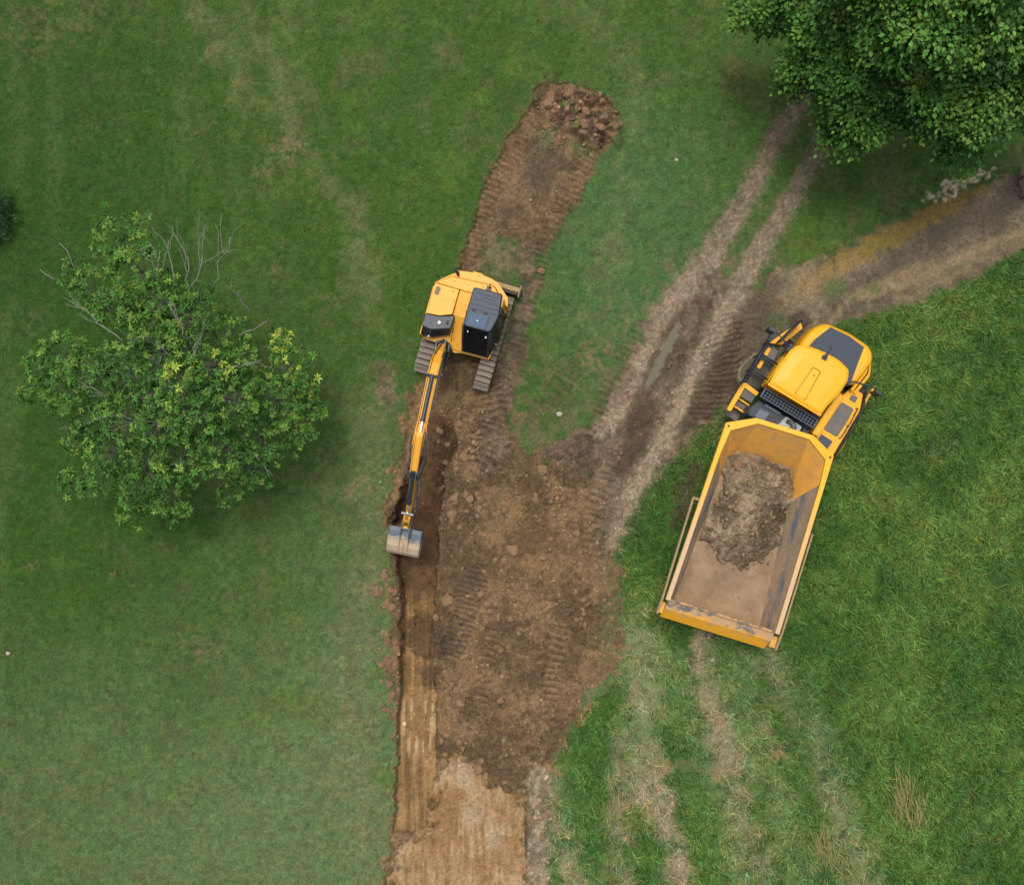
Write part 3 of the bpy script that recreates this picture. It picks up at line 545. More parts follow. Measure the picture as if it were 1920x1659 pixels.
mb.tube([(-.95, 1.04, 1.12), (-.15, 1.06, 1.12)], .03, 8); mb.tube([(-.95, 1.04, 1.12), (-1.15, .42, 1.12), (-1.14, -.42, 1.12)], .03, 8)
mb.build('cab_frame', M['blk'], exc, smooth=True)
def panel(name, quads, mat, parent, th=.012):
    mb = MB()
    for q in quads:
        q = [Vector(p) for p in q]; n_ = (q[1] - q[0]).cross(q[-1] - q[0]).normalized() * th
        mb.loft([[tuple(p - n_) for p in q], [tuple(p + n_) for p in q]])
    return mb.build(name, mat, parent)
panel('windscreen', [[(-.93, 1.03, 1.16), (-.17, 1.05, 1.16), (-.08, .46, 2.64), (-.88, .46, 2.64)]], M['glass'], exc)
dr = panel('cab_door', [[(-.97, 1.0, 1.16), (-1.15, .44, 1.16), (-1.02, -.02, 2.64), (-.92, .42, 2.64)], [(-1.155, .40, 1.16), (-1.14, -.42, 1.16), (-1.03, -.4, 2.64), (-1.02, -.04, 2.64)]], M['glass'], exc)
mb = MB(); mb.tube([(-1.17, .3, 1.7), (-1.20, .25, 1.75), (-1.19, .18, 1.9)], .012, 6); mb.build('handle', M['blk'], dr)
panel('side_window', [[(-.17, 1.03, 1.16), (-.07, .12, 1.16), (-.05, .05, 2.64), (-.07, .44, 2.64)], [(-.06, .08, 1.16), (-.05, -.44, 1.16), (-.04, -.42, 2.64), (-.04, .0, 2.64)]], M['glass'], exc)
mb = MB(); mb.box(-.78, -.30, -.25, .25, 1.1, 1.5); mb.box(-.78, -.30, -.35, -.2, 1.4, 2.1); mb.box(-.95, -.80, -.1, .4, 1.1, 1.6); mb.box(-.27, -.12, -.1, .4, 1.1, 1.6); mb.build('operator_seat', M['chairf'], exc, .04)
rp = rounded(roofo, .09, 4); mb = MB(); inn = [((x + .5) * .93 - .5, (y + .2) * .94 - .2) for x, y in rp]
mb.loft([ring(rp, 2.66), ring(rp, 2.74), ring(inn, 2.80)]); roof = mb.build('cab_roof', M['roofb'], exc, .008)
mb = MB()
for yy, a_, b_ in ((-.66, -.86, -.18), (-.56, -.80, -.30), (-.46, -.92, -.12), (-.30, -.94, -.1), (-.16, -.94, -.1)): mb.box(a_, b_, yy, yy + .035, 2.79, 2.812)
mb.build('roof_rib', M['roofb'], roof, .008)
mb = MB(); f_o = rounded([(-.10, -.05), (-.76, -.07), (-.74, .41), (-.11, .42)], .06); mb.prism(f_o, 2.79, 2.825); hf = mb.build('hatch_frame', M['blk'], roof, .01)
mb = MB(); mb.prism(rounded([(-.14, -.01), (-.72, -.03), (-.70, .375), (-.15, .385)], .05), 2.815, 2.845); mb.build('skylight', M['skyl'], hf, .008)
for a_ in (-.2, -.55): mb = MB(); mb.tube([(a_, -.05, 2.82), (a_, -.1, 2.835), (a_ - .09, -.1, 2.835), (a_ - .09, -.05, 2.82)], .01, 6); mb.build('hinge', M['blk2'], hf)
mb = MB(); mb.box(-.45, -.41, .17, .2, 2.845, 2.86); mb.build('latch', M['light'], hf)
for x, y, z, s_ in ((-.22, .50, 2.5, .02), (-.80, .52, 2.45, .026)):
    mb = MB(); mb.cyl((x, y, z), (x, y + .07, z - .02), s_, 12); mb.build('work_light', M['light'], exc)
mb = MB(); mb.tube([(-1.0, .85, 1.3), (-1.12, .80, 1.75), (-1.16, .74, 1.9)], .014, 6); mb.box(-1.24, -1.08, .62, .68, 1.8, 2.06); mb.tube([(-.95, .5, 2.6), (-1.05, .62, 2.4), (-1.06, .66, 2.2)], .014, 6); mb.build('mirror', M['blk2'], exc, .008)
mb = MB(); mb.tube([(-1.16, -.35, 1.15), (-1.22, -.32, 1.25), (-1.21, -.26, 2.2), (-1.08, -.22, 2.3)], .014, 6); mb.build('handrail', M['blk'], exc); mb = MB(); mb.tube([(.30, .5, 1.5), (.30, .5, 1.75), (.28, .75, 1.65), (.28, .9, 1.2)], .012, 6); mb.build('handrail', M['blk'], exc)
# swing bracket and arm, all in one vertical plane
B0 = Vector((.49, 1.06)); dv = Vector((-.082, 1)).normalized(); sv = Vector((dv.y, -dv.x))     # along, sideways
def arm(x, s_, z): p = B0 + dv * s_ + sv * x; return (p.x, p.y, z)
def aprof(poly, x0, x1): mb = MB(); mb.profx(poly, x0, x1); return mb.xf(arm)
mb = MB(); mb.box(-.24, .24, -.12, .22, .62, 1.12); mb.box(-.24, -.17, -.05, .22, 1.1, 1.5); mb.box(.17, .24, -.05, .22, 1.1, 1.5); mb.cyl((0, -.05, .6), (0, -.05, 1.25), .13, 16); mb.cyl((-.26, .08, 1.3), (.26, .08, 1.3), .06, 12); mb.xf(arm)
mb.build('swing_bracket', M['blk'], exc, .02)
boomp = [(-.02, 1.22), (.16, 1.16), (.50, 1.75), (1.05, 2.42), (1.5, 2.58), (2.9, 2.74), (3.18, 2.82), (3.2, 2.98), (2.9, 3.04), (2.0, 3.03), (1.05, 2.90), (.70, 2.70), (.28, 2.1), (-.02, 1.42)]
mb = aprof(boomp, -.115, .115)
side = [(.2, 1.75), (.68, 2.62), (1.05, 2.84), (2.0, 2.97), (2.6, 2.99), (3.2, 2.88), (3.26, 2.96), (3.1, 3.09), (2.6, 3.12), (2.0, 3.10), (1.03, 2.98), (.63, 2.78), (.16, 1.95)]
for a_, b_ in ((-.155, -.128), (.128, .155)): mb2 = aprof(side, a_, b_); mb.add(mb2.v, mb2.f)
# the two cheeks that widen at the nose and carry the stick pin
for sgn in (-1, 1):
    mb2 = MB(); ck = [(2.45, 2.66), (2.45, 3.05), (2.8, 3.08), (3.28, 2.98), (3.28, 2.78), (3.0, 2.68)]
    a0, a1 = (.125, .15) if sgn > 0 else (-.15, -.125)
    mb2.loft([[(a0 + sgn * .05 * min(1, (p[0] - 2.45) / .5), p[0], p[1]) for p in ck], [(a1 + sgn * .05 * min(1, (p[0] - 2.45) / .5), p[0], p[1]) for p in ck]]); mb2.xf(arm); mb.add(mb2.v, mb2.f)
boom = mb.build('boom', M['yel'], exc, .01)
mb = MB()
for hw, yy, zz, r_ in ((.18, 1.12, 3.02, .04), (.23, 3.14, 2.92, .055)): mb = MB(); mb.cyl((-hw, yy, zz), (hw, yy, zz), r_, 14); mb.xf(arm); mb.build('pin', M['blk2'], boom)
def cylinder(p0, p1, p2, r, name='hydraulic_cylinder'):
    mb = MB(); mb.tube([p0, p1], r, 14); d = (Vector(p1) - Vector(p0)).normalized(); mb.tube([Vector(p1) - d * .08, Vector(p1) + d * .02], r * 1.18, 14); mb.tube([Vector(p0) - d * .08, Vector(p0) + d * .04], r * .8, 10); mb.xf(arm)
    o = mb.build(name, M['blk'], exc); mb = MB(); mb.tube([p1, p2], r * .55, 10); mb.tube([Vector(p2) - d * .03, Vector(p2) + d * .07], r * .85, 10); mb.xf(arm); mb.build('rod', M['steel'], o); return o
cylinder((0, 1.15, 3.04), (0, 2.52, 3.20), (0, 2.88, 3.22), .062)          # stick cylinder
cylinder((-.21, .05, 1.0), (-.21, .62, 1.78), (-.205, .95, 2.25), .055); cylinder((.21, .05, 1.0), (.21, .62, 1.78), (.205, .95, 2.25), .055)
# stick
stick = [(2.86, 3.30), (2.80, 3.16), (3.0, 2.86), (3.12, 2.74), (3.5, 2.42), (5.62, .98), (5.78, .98), (5.82, 1.12), (4.15, 2.62), (3.35, 3.12), (3.0, 3.32)]
mb = aprof(stick, -.085, .085)
for a_, b_ in ((-.115, -.088), (.088, .115)): mb2 = aprof([(3.12, 2.9), (4.1, 2.40), (4.2, 2.55), (4.12, 2.70), (3.35, 3.18), (2.96, 3.36), (2.84, 3.34)], a_, b_); mb.add(mb2.v, mb2.f)
stk = mb.build('stick', M['yel'], exc, .01)
cylinder((-.0, 4.14, 2.66), (-.0, 5.10, 1.96), (-.0, 5.42, 1.72), .068)     # bucket cylinder
mb = MB(); mb.cyl((-.14, 4.1, 2.66), (.14, 4.1, 2.66), .05, 12); mb.box(-.11, -.08, 3.95, 4.3, 2.45, 2.72); mb.box(.08, .11, 3.95, 4.3, 2.45, 2.72); mb.xf(arm); mb.build('cylinder_bracket', M['blk'], stk, .005)
mb = MB(); mb.cyl((-.19, 5.45, 1.70), (.19, 5.45, 1.70), .05, 14); mb.xf(arm); mb.build('pin', M['alu'], stk)
mb = MB()
for sx in (-1, 1): mb.tube([(sx * .075, 5.45, 1.68), (sx * .08, 5.90, 1.32)], .035, 8)
mb.tube([(-.09, 5.92, 1.30), (.09, 5.92, 1.30)], .06, 12); mb.tube([(-.09, 5.70, 1.48), (.09, 5.70, 1.48)], .03, 8); mb.xf(arm); mb.build('link', M['yeld'], stk, smooth=True)
mb = MB()
for sx in (-1, 1): mb.tube([(sx * .135, 5.45, 1.68), (sx * .135, 5.30, 1.24)], .03, 8)
mb.xf(arm); mb.build('side_link', M['blk'], stk)
# hoses
hz = [[(-.17, 2.6, 3.06), (-.24, 3.1, 3.1), (-.34, 3.45, 2.95), (-.22, 3.8, 2.75), (-.16, 4.15, 2.6), (-.17, 4.6, 2.3)], [(-.12, 2.7, 3.1), (-.2, 3.2, 3.05), (-.25, 3.6, 2.9), (-.24, 3.9, 2.7), (-.15, 4.2, 2.6)], [(.17, 2.8, 3.05), (.24, 3.1, 2.98), (.2, 3.6, 2.75), (.2, 4.0, 2.55), (.14, 4.3, 2.5)],
      [(-.12, 4.2, 2.5), (-.3, 4.5, 2.2), (-.27, 5.0, 1.8), (-.22, 5.5, 1.4)], [(-.12, 4.25, 2.45), (-.2, 4.7, 2.15), (-.24, 5.2, 1.65), (-.20, 5.62, 1.2)], [(.13, 4.2, 2.5), (.19, 4.35, 2.4), (.12, 4.5, 2.3)], [(-.16, .3, 2.2), (-.2, .8, 2.85), (-.19, 1.6, 3.1), (-.18, 2.5, 3.08)], [(.1, -.1, 1.3), (.14, .15, 1.75), (.17, .5, 2.5)], [(-.1, -.12, 1.3), (-.12, .1, 1.8), (-.14, .5, 2.55)], [(.02, -.15, 1.25), (.05, .1, 1.8), (.1, .4, 2.35)]]
for h_ in hz:
    P_ = [Vector(p) for p in h_]; out = []
    for i in range(len(P_) - 1):
        p0, p1, p2, p3 = P_[max(i - 1, 0)], P_[i], P_[i + 1], P_[min(i + 2, len(P_) - 1)]
        for k in range(5):
            u = k / 5; out.append(.5 * ((2 * p1) + (p2 - p0) * u + (2 * p0 - 5 * p1 + 4 * p2 - p3) * u * u + (3 * p1 - p0 - 3 * p2 + p3) * u ** 3))
    out.append(P_[-1]); mb = MB(); mb.tube(out, .02, 7); mb.xf(arm); mb.build('hose', M['hose'], exc, smooth=True)
for b_ in ((-.24, -.16, 4.30, 4.40, 2.28, 2.38), (-.23, -.13, 4.5, 4.54, 2.15, 2.28), (-.21, -.12, 5.0, 5.06, 1.6, 1.72), (-.21, -.12, 5.3, 5.37, 1.3, 1.42)): mb = MB(); mb.box(*b_); mb.xf(arm); mb.build('hose_coupling', M['hose'], exc, .006)
# bucket
t = NT('worn_bucket_steel'); tc = t.n('ShaderNodeTexCoord'); sp = t.n('ShaderNodeSeparateXYZ'); t.l(tc.outputs['Object'], sp.inputs[0])
n = t.noise(3.5, 5, .65); ad = t.n('ShaderNodeMath', operation='MULTIPLY_ADD'); t.l(n.outputs[0], ad.inputs[0]); ad.inputs[1].default_value = .45; t.l(sp.outputs['Y'], ad.inputs[2])
mr = t.n('ShaderNodeMapRange'); t.l(ad.outputs[0], mr.inputs[0]); mr.inputs[1].default_value = 7.50; mr.inputs[2].default_value = 7.68
n2 = t.noise(14, 4); blu = t.mix(t.ramp(n2.outputs[0], .35, .75).outputs[0], c8(78, 94, 108), c8(118, 126, 128)); tn = t.mix(t.ramp(n2.outputs[0], .3, .7).outputs[0], c8(186, 164, 132), c8(206, 186, 156))
t.l(t.mix(mr.outputs[0], blu, tn), t.b.inputs['Base Color']); t.b.inputs['Roughness'].default_value = .55; M['bucket'] = t.m
outl = [(5.96, 1.02), (6.1, 1.05), (6.35, 1.0), (6.6, .86), (6.8, .64), (6.9, .38), (6.88, .12), (6.78, -.12), (6.66, -.30)]
inn_ = [(6.64, -.28), (6.74, -.10), (6.83, .12), (6.85, .37), (6.76, .60), (6.57, .81), (6.33, .95), (6.1, 1.0), (5.98, .98)]
mb = MB(); mb.profx(outl + inn_, -.50, .50)
for sx in (-1, 1):
    x0, x1 = (.50, .53) if sx > 0 else (-.53, -.50); mb.profx(outl + [(6.3, -.1), (6.02, .35), (5.94, .9)], x0, x1)
mb.xf(arm); bk = mb.build('bucket', M['bucket'], exc, .012)
mb = MB()
for sx in (-1, 1): mb.profx([(5.66, 1.0), (5.9, .95), (6.2, 1.0), (6.75, .68), (6.78, .73), (6.4, 1.1), (6.05, 1.36), (5.9, 1.38), (5.7, 1.18)], sx * .14 - .015, sx * .14 + .015)
mb.box(-.13, .13, 6.0, 6.3, 1.03, 1.12); mb.cyl((-.17, 5.74, 1.08), (.17, 5.74, 1.08), .05); mb.cyl((-.17, 5.95, 1.30), (.17, 5.95, 1.30), .045); mb.profx([(6.45, .95), (6.75, .72), (6.8, .72), (6.5, 1.01)], -.012, .012); mb.xf(arm)
mb.build('bucket_ear', M['bucket'], bk, .006)
mb = MB(); mb.box(-.52, .52, 6.58, 6.70, -.36, -.29); mb.xf(arm); mb.build('cutting_edge', M['tan'], bk, .005)

# ------------------------------------------------------------------ ARTICULATED DUMP TRUCK
zg = .0
angB = 180 + 17.2; angC = 180 + 31
def rootpt(px, py, z, ang, dx=0, dy=0):
    p = W(px, py, z); f = Vector((-math.sin(R(ang)), -math.cos(R(ang)))); r_ = Vector((f.y, -f.x)); q = Vector((p.x, p.y)) + r_ * dx + f * dy
    return q, f, r_
qB, fB, rB = rootpt(1200 + 650 / 3.457, 760 + 850 / 3.457, 2.9, angB, .25, 0)
qC, fC, rC = rootpt(1340 + 1000 / 5.53, 580 + 700 / 5.53, 3.2, angC)
truck = empty('dump_truck', (qB.x, qB.y, 0), math.atan2(-fB.x, fB.y))
tag(truck, 'yellow articulated dump truck with a broad bed part filled with soil', 'dump truck')
def cabf(x, y, z):                      # tractor frame -> bed frame (the truck is steered)
    p = qC + rC * x + fC * y - qB; return (p.dot(rB), p.dot(fB), z)
def CB(mb, name, mat, parent=None, **k): return mb.xf(cabf).build(name, mat, parent or truck, **k)
# --- bed
t = NT('scoured_bed_steel'); tc = t.n('ShaderNodeTexCoord'); mp = t.n('ShaderNodeMapping'); mp.inputs['Scale'].default_value = (1.2, .42, 1.2); t.l(tc.outputs['Object'], mp.inputs[0])
n = t.noise(1.9, 6, .6, vec=mp.outputs[0]); n2 = t.noise(9, 5, .65)
dustc = t.mix(t.ramp(n2.outputs[0], .3, .7).outputs[0], c8(140, 118, 92), c8(170, 148, 120))
t.l(t.mix(t.ramp(n.outputs[0], .48, .62).outputs[0], dustc, c8(98, 106, 116)), t.b.inputs['Base Color']); t.b.inputs['Roughness'].default_value = .6; M['bedwall'] = t.m
t = NT('dusty_bed_floor'); n = t.noise(1.4, 6, .6); n2 = t.noise(8, 6, .7)
a_ = t.mix(t.ramp(n.outputs[0], .35, .65).outputs[0], c8(128, 104, 78), c8(158, 132, 102)); t.l(t.mix(t.ramp(n2.outputs[0], .6, .72).outputs[0], a_, c8(170, 150, 126)), t.b.inputs['Base Color']); t.b.inputs['Roughness'].default_value = .85; t.bump(n2.outputs[0], .3); M['bedfloor'] = t.m
t = NT('scratched_bed_paint'); n = t.noise(2.6, 6, .65); n2 = t.noise(12, 5, .7)
a_ = t.mix(t.ramp(n.outputs[0], .38, .66).outputs[0], c8(232, 168, 66), c8(202, 156, 92)); t.l(t.mix(t.ramp(n2.outputs[0], .64, .7).outputs[0], a_, c8(120, 104, 90)), t.b.inputs['Base Color']); t.b.inputs['Roughness'].default_value = .6; M['bedpaint'] = t.m
t = NT('worn_rim_paint'); tc = t.n('ShaderNodeTexCoord'); sp = t.n('ShaderNodeSeparateXYZ'); t.l(tc.outputs['Object'], sp.inputs[0]); n = t.noise(5, 6, .7)
ad = t.n('ShaderNodeMath', operation='MULTIPLY_ADD'); t.l(n.outputs[0], ad.inputs[0]); ad.inputs[1].default_value = 5.0; t.l(sp.outputs['Y'], ad.inputs[2])
mr = t.n('ShaderNodeMapRange'); t.l(ad.outputs[0], mr.inputs[0]); mr.inputs[1].default_value = 4.6; mr.inputs[2].default_value = 1.6
t.l(t.mix(mr.outputs[0], c8(248, 180, 40), c8(205, 172, 130)), t.b.inputs['Base Color']); t.b.inputs['Roughness'].default_value = .5; M['rim'] = t.m
t = NT('worn_tailgate_paint'); tc = t.n('ShaderNodeTexCoord'); sp = t.n('ShaderNodeSeparateXYZ'); t.l(tc.outputs['Object'], sp.inputs[0]); n = t.noise(3.4, 6, .7); n2 = t.noise(2.6, 4, .6)
ad = t.n('ShaderNodeMath', operation='MULTIPLY_ADD'); t.l(n.outputs[0], ad.inputs[0]); ad.inputs[1].default_value = .8; t.l(sp.outputs['Y'], ad.inputs[2])
mr = t.n('ShaderNodeMapRange'); t.l(ad.outputs[0], mr.inputs[0]); mr.inputs[1].default_value = -2.50; mr.inputs[2].default_value = -2.30
wr = t.mix(t.ramp(n2.outputs[0], .52, .60).outputs[0], c8(196, 160, 116), c8(112, 112, 112)); t.l(t.mix(mr.outputs[0], c8(240, 170, 40), wr), t.b.inputs['Base Color']); t.b.inputs['Roughness'].default_value = .55; M['tail'] = t.m
RO = [(-.90, 3.55), (.90, 3.55), (1.70, 3.16), (1.72, 2.2), (1.81, -2.50), (-1.81, -2.50), (-1.72, 2.2), (-1.70, 3.16)]; rzo = [3.15, 3.15, 3.0, 2.95, 2.70, 2.70, 2.95, 3.0]
RI = [(-.80, 3.40), (.80, 3.40), (1.50, 2.96), (1.575, 2.2), (1.67, -2.50), (-1.67, -2.50), (-1.575, 2.2), (-1.50, 2.96)]
BO = [(-.95, 2.4), (.95, 2.4), (1.25, 2.1), (1.3, 1.2), (1.50, -2.50), (-1.50, -2.50), (-1.3, 1.2), (-1.25, 2.1)]; bzo = [1.5] * 8
FI = [(-.86, 2.52), (.86, 2.52), (1.10, 2.16), (1.15, 1.45), (1.40, -2.50), (-1.40, -2.50), (-1.15, 1.45), (-1.10, 2.16)]; fz = [1.72, 1.72, 1.72, 1.74, 1.82, 1.82, 1.74, 1.72]
r3 = lambda P_, z_: [(p[0], p[1], q) for p, q in zip(P_, z_)]
mb = MB(); mb.loft([r3(BO, bzo), r3(RO, rzo)], cap=False); mb.add(r3(BO, bzo), [tuple(range(8))]); bed = mb.build('bed_shell', M['tyel'], truck, smooth=False)
# rim: a rounded rail on top of the side walls and headboard
def rail(poly_o, poly_i, idx, zo, lift, name, mat):
    mb = MB()
    o = [Vector((*poly_o[i], zo[i])) for i in idx]; n_ = [Vector((*poly_i[i], zo[i])) for i in idx]
    secs = [[tuple(a - Vector((0, 0, .12))), tuple(a + Vector((0, 0, lift))), tuple(b + Vector((0, 0, lift))), tuple(b - Vector((0, 0, .12)))] for a, b in zip(o, n_)]
    mb.loft(secs); return mb.build(name, mat, truck, .018)
rail(RO, RI, [4, 3, 2, 1, 0, 7, 6, 5], rzo, .03, 'bed_rim', M['rim'])
rz = [z - .05 for z in rzo]
RI2 = [(x * .995, y - .002 if y > 0 else y) for x, y in RI]
q_ = lambda i, j: (r3([RI2[i], RI2[j]], [rz[i], rz[j]]) + r3([FI[j], FI[i]], [fz[j], fz[i]]))
for i, j in ((3, 4), (5, 6)): mb = MB(); mb.add(q_(i, j), [(0, 1, 2, 3)]); mb.build('side_wall', M['bedwall'], truck)
mb = MB()
for i, j in ((2, 3), (1, 2), (0, 1), (7, 0), (6, 7)): mb.add(q_(i, j), [(0, 1, 2, 3)])
mb.build('headboard', M['bedpaint'], truck)
mb = MB(); mb.add(r3(FI, fz), [tuple(range(8))]); mb.build('bed_floor', M['bedfloor'], truck)
# tailgate and its arms
mb = MB(); mb.profx([(-2.44, 2.50), (-2.52, 2.56), (-2.80, 2.40), (-3.12, 1.98), (-3.14, 1.86), (-3.02, 1.84), (-2.74, 2.28), (-2.5, 2.4)], -1.70, 1.70)
mb.profx([(-3.14, 1.86), (-3.02, 1.84), (-2.6, 1.5), (-2.7, 1.46)], -1.4, 1.4); tg = mb.build('tailgate', M['tail'], truck, .02)
for sx in (-1, 1):
    a0, a1 = (1.90, 1.96) if sx > 0 else (-1.91, -1.85)
    mb = MB(); mb.loft([[(a0, .72, 2.38), (a1, .72, 2.38), (a1, .72, 2.52), (a0, .72, 2.52)], [(a0 + sx * .0, -2.45, 2.36), (a1, -2.45, 2.36), (a1, -2.45, 2.56), (a0, -2.45, 2.56)], [(a0, -3.02, 2.1), (a1, -3.02, 2.1), (a1, -3.02, 2.42), (a0, -3.02, 2.42)]])
    mb.build('tailgate_arm', M['tan'], truck, .015)
    mb = MB(); b0, b1 = (1.71, 1.898) if sx > 0 else (-1.848, -1.71); mb.box(b0, b1, -2.98, -2.62, 2.18, 2.36); mb.build('arm_bracket', M['yeld'], tg, .02)
    mb = MB(); mb.cyl((sx * 1.70, .70, 2.45), (sx * 1.88, .70, 2.45), .05, 14); mb.build('pivot_pin', M['tan'], truck, .01)
for sx in (-1, 1): mb = MB(); mb.cyl((sx * 1.60, 3.08, 3.0), (sx * 1.60, 3.08, 3.05), .035, 12); mb.build('lifting_eye', M['blk2'], truck)
# chassis and wheels
mb = MB(); mb.box(-.5, -.3, -2.7, 3.4, .95, 1.3); mb.box(.3, .5, -2.7, 3.4, .95, 1.3); mb.box(-.5, .5, -.2, .1, .9, 1.2); mb.box(-.5, .5, -2.2, -1.9, .9, 1.2); mb.cyl((0, 3.2, 1.1), (0, 4.2, 1.1), .35, 18); mb.build('chassis', M['blk2'], truck, .02)
def wheel(x, y, fr, width=.6, rad=.82):
    mb = MB(); prof = [(-.5, .56), (-.5, .80), (-.44, .92), (-.34, .985), (.34, .985), (.44, .92), (.5, .80), (.5, .56)]; n_ = 40; rings = []
    for i in range(n_):
        a = 2 * math.pi * i / n_; k = 1 + (.018 if i % 2 else -.018)
        rings.append([(x + p[0] * width, y + math.sin(a) * rad * p[1] * (k if p[1] > .9 else 1), rad + math.cos(a) * rad * p[1] * (k if p[1] > .9 else 1)) for p in prof])
    rings.append(rings[0]); mb.loft(rings, cap=False)
    if fr: mb.xf(fr)
    o = mb.build('wheel', M['rub'], truck)
    mb = MB(); mb.cyl((x - width * .35, y, rad), (x + width * .35, y, rad), rad * .57, 24); mb.cyl((x - width * .5, y, rad), (x + width * .5, y, rad), rad * .25, 16)
    if fr: mb.xf(fr)
    mb.build('rim', M['tyel'], o, .02)
for y in (.35, -1.45):
    for x in (-1.02, 1.02): wheel(x, y, None, .55, .76)
for x in (.5 - 1.32, .5 + 1.38): wheel(x, .30, cabf)
# --- tractor unit
mb = MB(); mb.box(.1, .3, -2.2, 2.0, .9, 1.35); mb.box(.7, .9, -2.2, 2.0, .9, 1.35); mb.box(-.55, 1.5, -1.9, -.9, 1.1, 1.75); mb.box(-.35, 1.35, -.9, 1.5, 1.2, 1.9); CB(mb, 'front_frame', M['blk2'], bevel=.02)
hb = [(-.66, .60), (-.66, 1.05), (-.56, 1.48), (-.30, 1.84), (.5, 1.95), (1.20, 1.92), (1.42, 1.80), (1.56, 1.58), (1.52, 1.1), (1.42, .55)]
def scale_about(P_, cx, cy, k, k2=None): return [(cx + (x - cx) * k, cy + (y - cy) * (k2 or k)) for x, y in P_]
hbR = rounded(hb, .16, 4)
hz_ = lambda P_, top: [(x, y, top - .05 * max(0, y) ** 2 * .9) for x, y in P_]
mb = MB(); mb.loft([ring(scale_about(hbR, .45, 1.0, .97), 1.35), ring(hbR, 1.75), hz_(scale_about(hbR, .45, 1.0, .985), 2.42), hz_(scale_about(hbR, .45, 1.0, .93), 2.52), hz_(scale_about(hbR, .45, .9, .82, .88), 2.565)])
hood = CB(mb, 'engine_hood', M['tyel'], bevel=.012)
hd = [(-.12, 1.76), (.5, 1.82), (1.08, 1.77), (1.16, 1.2), (1.26, .62), (-.44, .62), (-.36, 1.15)]
mb = MB(); mb.loft([hz_(hd, 2.55), hz_(hd, 2.582)]); CB(mb, 'antiglare_panel', M['hoodd'], hood, bevel=.008)
mb = MB(); mb.box(-.2, 1.35, 1.6, 1.88, 1.0, 1.5); mb.box(-.1, 1.1, 1.80, 1.86, 1.5, 2.0); CB(mb, 'front_bumper', M['blk2'], bevel=.03)
for x in (-.1, 1.0): mb = MB(); mb.box(x - .12, x + .12, 1.80, 1.90, 1.55, 1.72); CB(mb, 'headlight', M['light'], bevel=.01)
# cab
cb = [(-.92, -.78), (-.88, .30), (-.70, .66), (.0, .80), (.68, .74), (.84, .4), (.76, -.82)]
mb = MB(); mb.loft([ring(scale_about(cb, 0, 0, .98), 1.55), ring(cb, 2.35)]); cabb = CB(mb, 'cab_body', M['tyel'], bevel=.03)
mb = MB(); mb.loft([ring(scale_about(cb, 0, 0, .97), 2.35), ring(scale_about(cb, 0, 0, .95), 3.28)]); CB(mb, 'cab_window', M['glass'], bevel=.02)
mb = MB(); mb.box(-.3, .25, -.4, .1, 1.9, 2.4); mb.box(-.3, .25, -.5, -.36, 2.3, 3.0); CB(mb, 'driver_seat', M['chairf'], bevel=.04)
for x, y in ((-.90, -.76), (-.86, .3), (-.68, .64), (.66, .72), (.82, .4), (.74, -.8)): mb = MB(); mb.tube([(x * .98, y * .98, 2.35), (x * .96, y * .96, 3.3)], .045, 8); CB(mb, 'pillar', M['tyel'], smooth=True)
ro = rounded([(-1.02, -.84), (-1.04, -.30), (-.98, .34), (-.86, .60), (-.45, .76), (.0, .83), (.45, .84), (.84, .74), (.98, .46), (.97, .0), (.84, -.55), (.82, -.88)], .10, 4)
mb = MB(); mb.loft([ring(scale_about(ro, 0, 0, .96), 3.24), ring(ro, 3.30), ring(scale_about(ro, 0, 0, .985), 3.36), ring(scale_about(ro, 0, -.02, .90), 3.415), ring(scale_about(ro, 0, -.05, .6), 3.44)])
croof = CB(mb, 'cab_roof', M['tyel'], bevel=.015, seg=3)
mb = MB(); mb.box(-1.02, .82, -.90, -.80, 3.26, 3.345); CB(mb, 'roof_edge', M['tyel'], croof, bevel=.02)
mb = MB(); pn = rounded([(-.20, -.72), (.14, -.74), (.11, .22), (-.15, .22)], .06); mb.loft([ring(pn, 3.42), ring(scale_about(pn, 0, -.25, .98), 3.452)]); CB(mb, 'roof_hatch', M['tyel'], croof, bevel=.006)
def seamline(pts, name='panel_seam', par=None, r_=.010): mb = MB(); mb.tube(pts, r_, 5); return CB(mb, name, M['seam'], par or croof)
seamline([(-.20, -.72, 3.445), (-.15, .2, 3.45), (-.13, .225, 3.45), (.10, .225, 3.45), (.12, .2, 3.45), (.14, -.74, 3.445)]); seamline([(-.46, .30, 3.425), (-.44, .55, 3.41), (-.40, .76, 3.375)]); seamline([(.46, .28, 3.425), (.50, .55, 3.41), (.54, .78, 3.37)])
seamline([(.66, -.52, 3.40), (.60, -.36, 3.415), (.60, -.18, 3.415), (.66, -.08, 3.405)]); seamline([(-.96, .02, 3.385), (-.84, -.08, 3.41), (-.72, -.02, 3.415), (-.66, .1, 3.42)])
mb = MB(); mb.cyl((0.0, .03, 3.44), (0, .03, 3.465), .022, 10); CB(mb, 'antenna_mount', M['blk2'], croof)
mb = MB(); mb.box(-.08, .08, .58, .70, 3.40, 3.47); mb.tube([(.0, .66, 3.45), (.01, .85, 3.50)], [.06, .03], 8); mb.tube([(.01, .85, 3.50), (.02, 1.02, 3.46)], .018, 6); mb.cyl((.02, 1.02, 3.43), (.02, 1.02, 3.5), .045, 10); CB(mb, 'roof_camera', M['blk'], croof, bevel=.006)
for x, y in ((-.62, .60), (.70, .60)): mb = MB(); mb.box(x - .10, x + .10, y - .03, y + .02, 3.385, 3.40); CB(mb, 'marker_lamp', simple('faded_lens', c8(240, 205, 130), .3), croof)
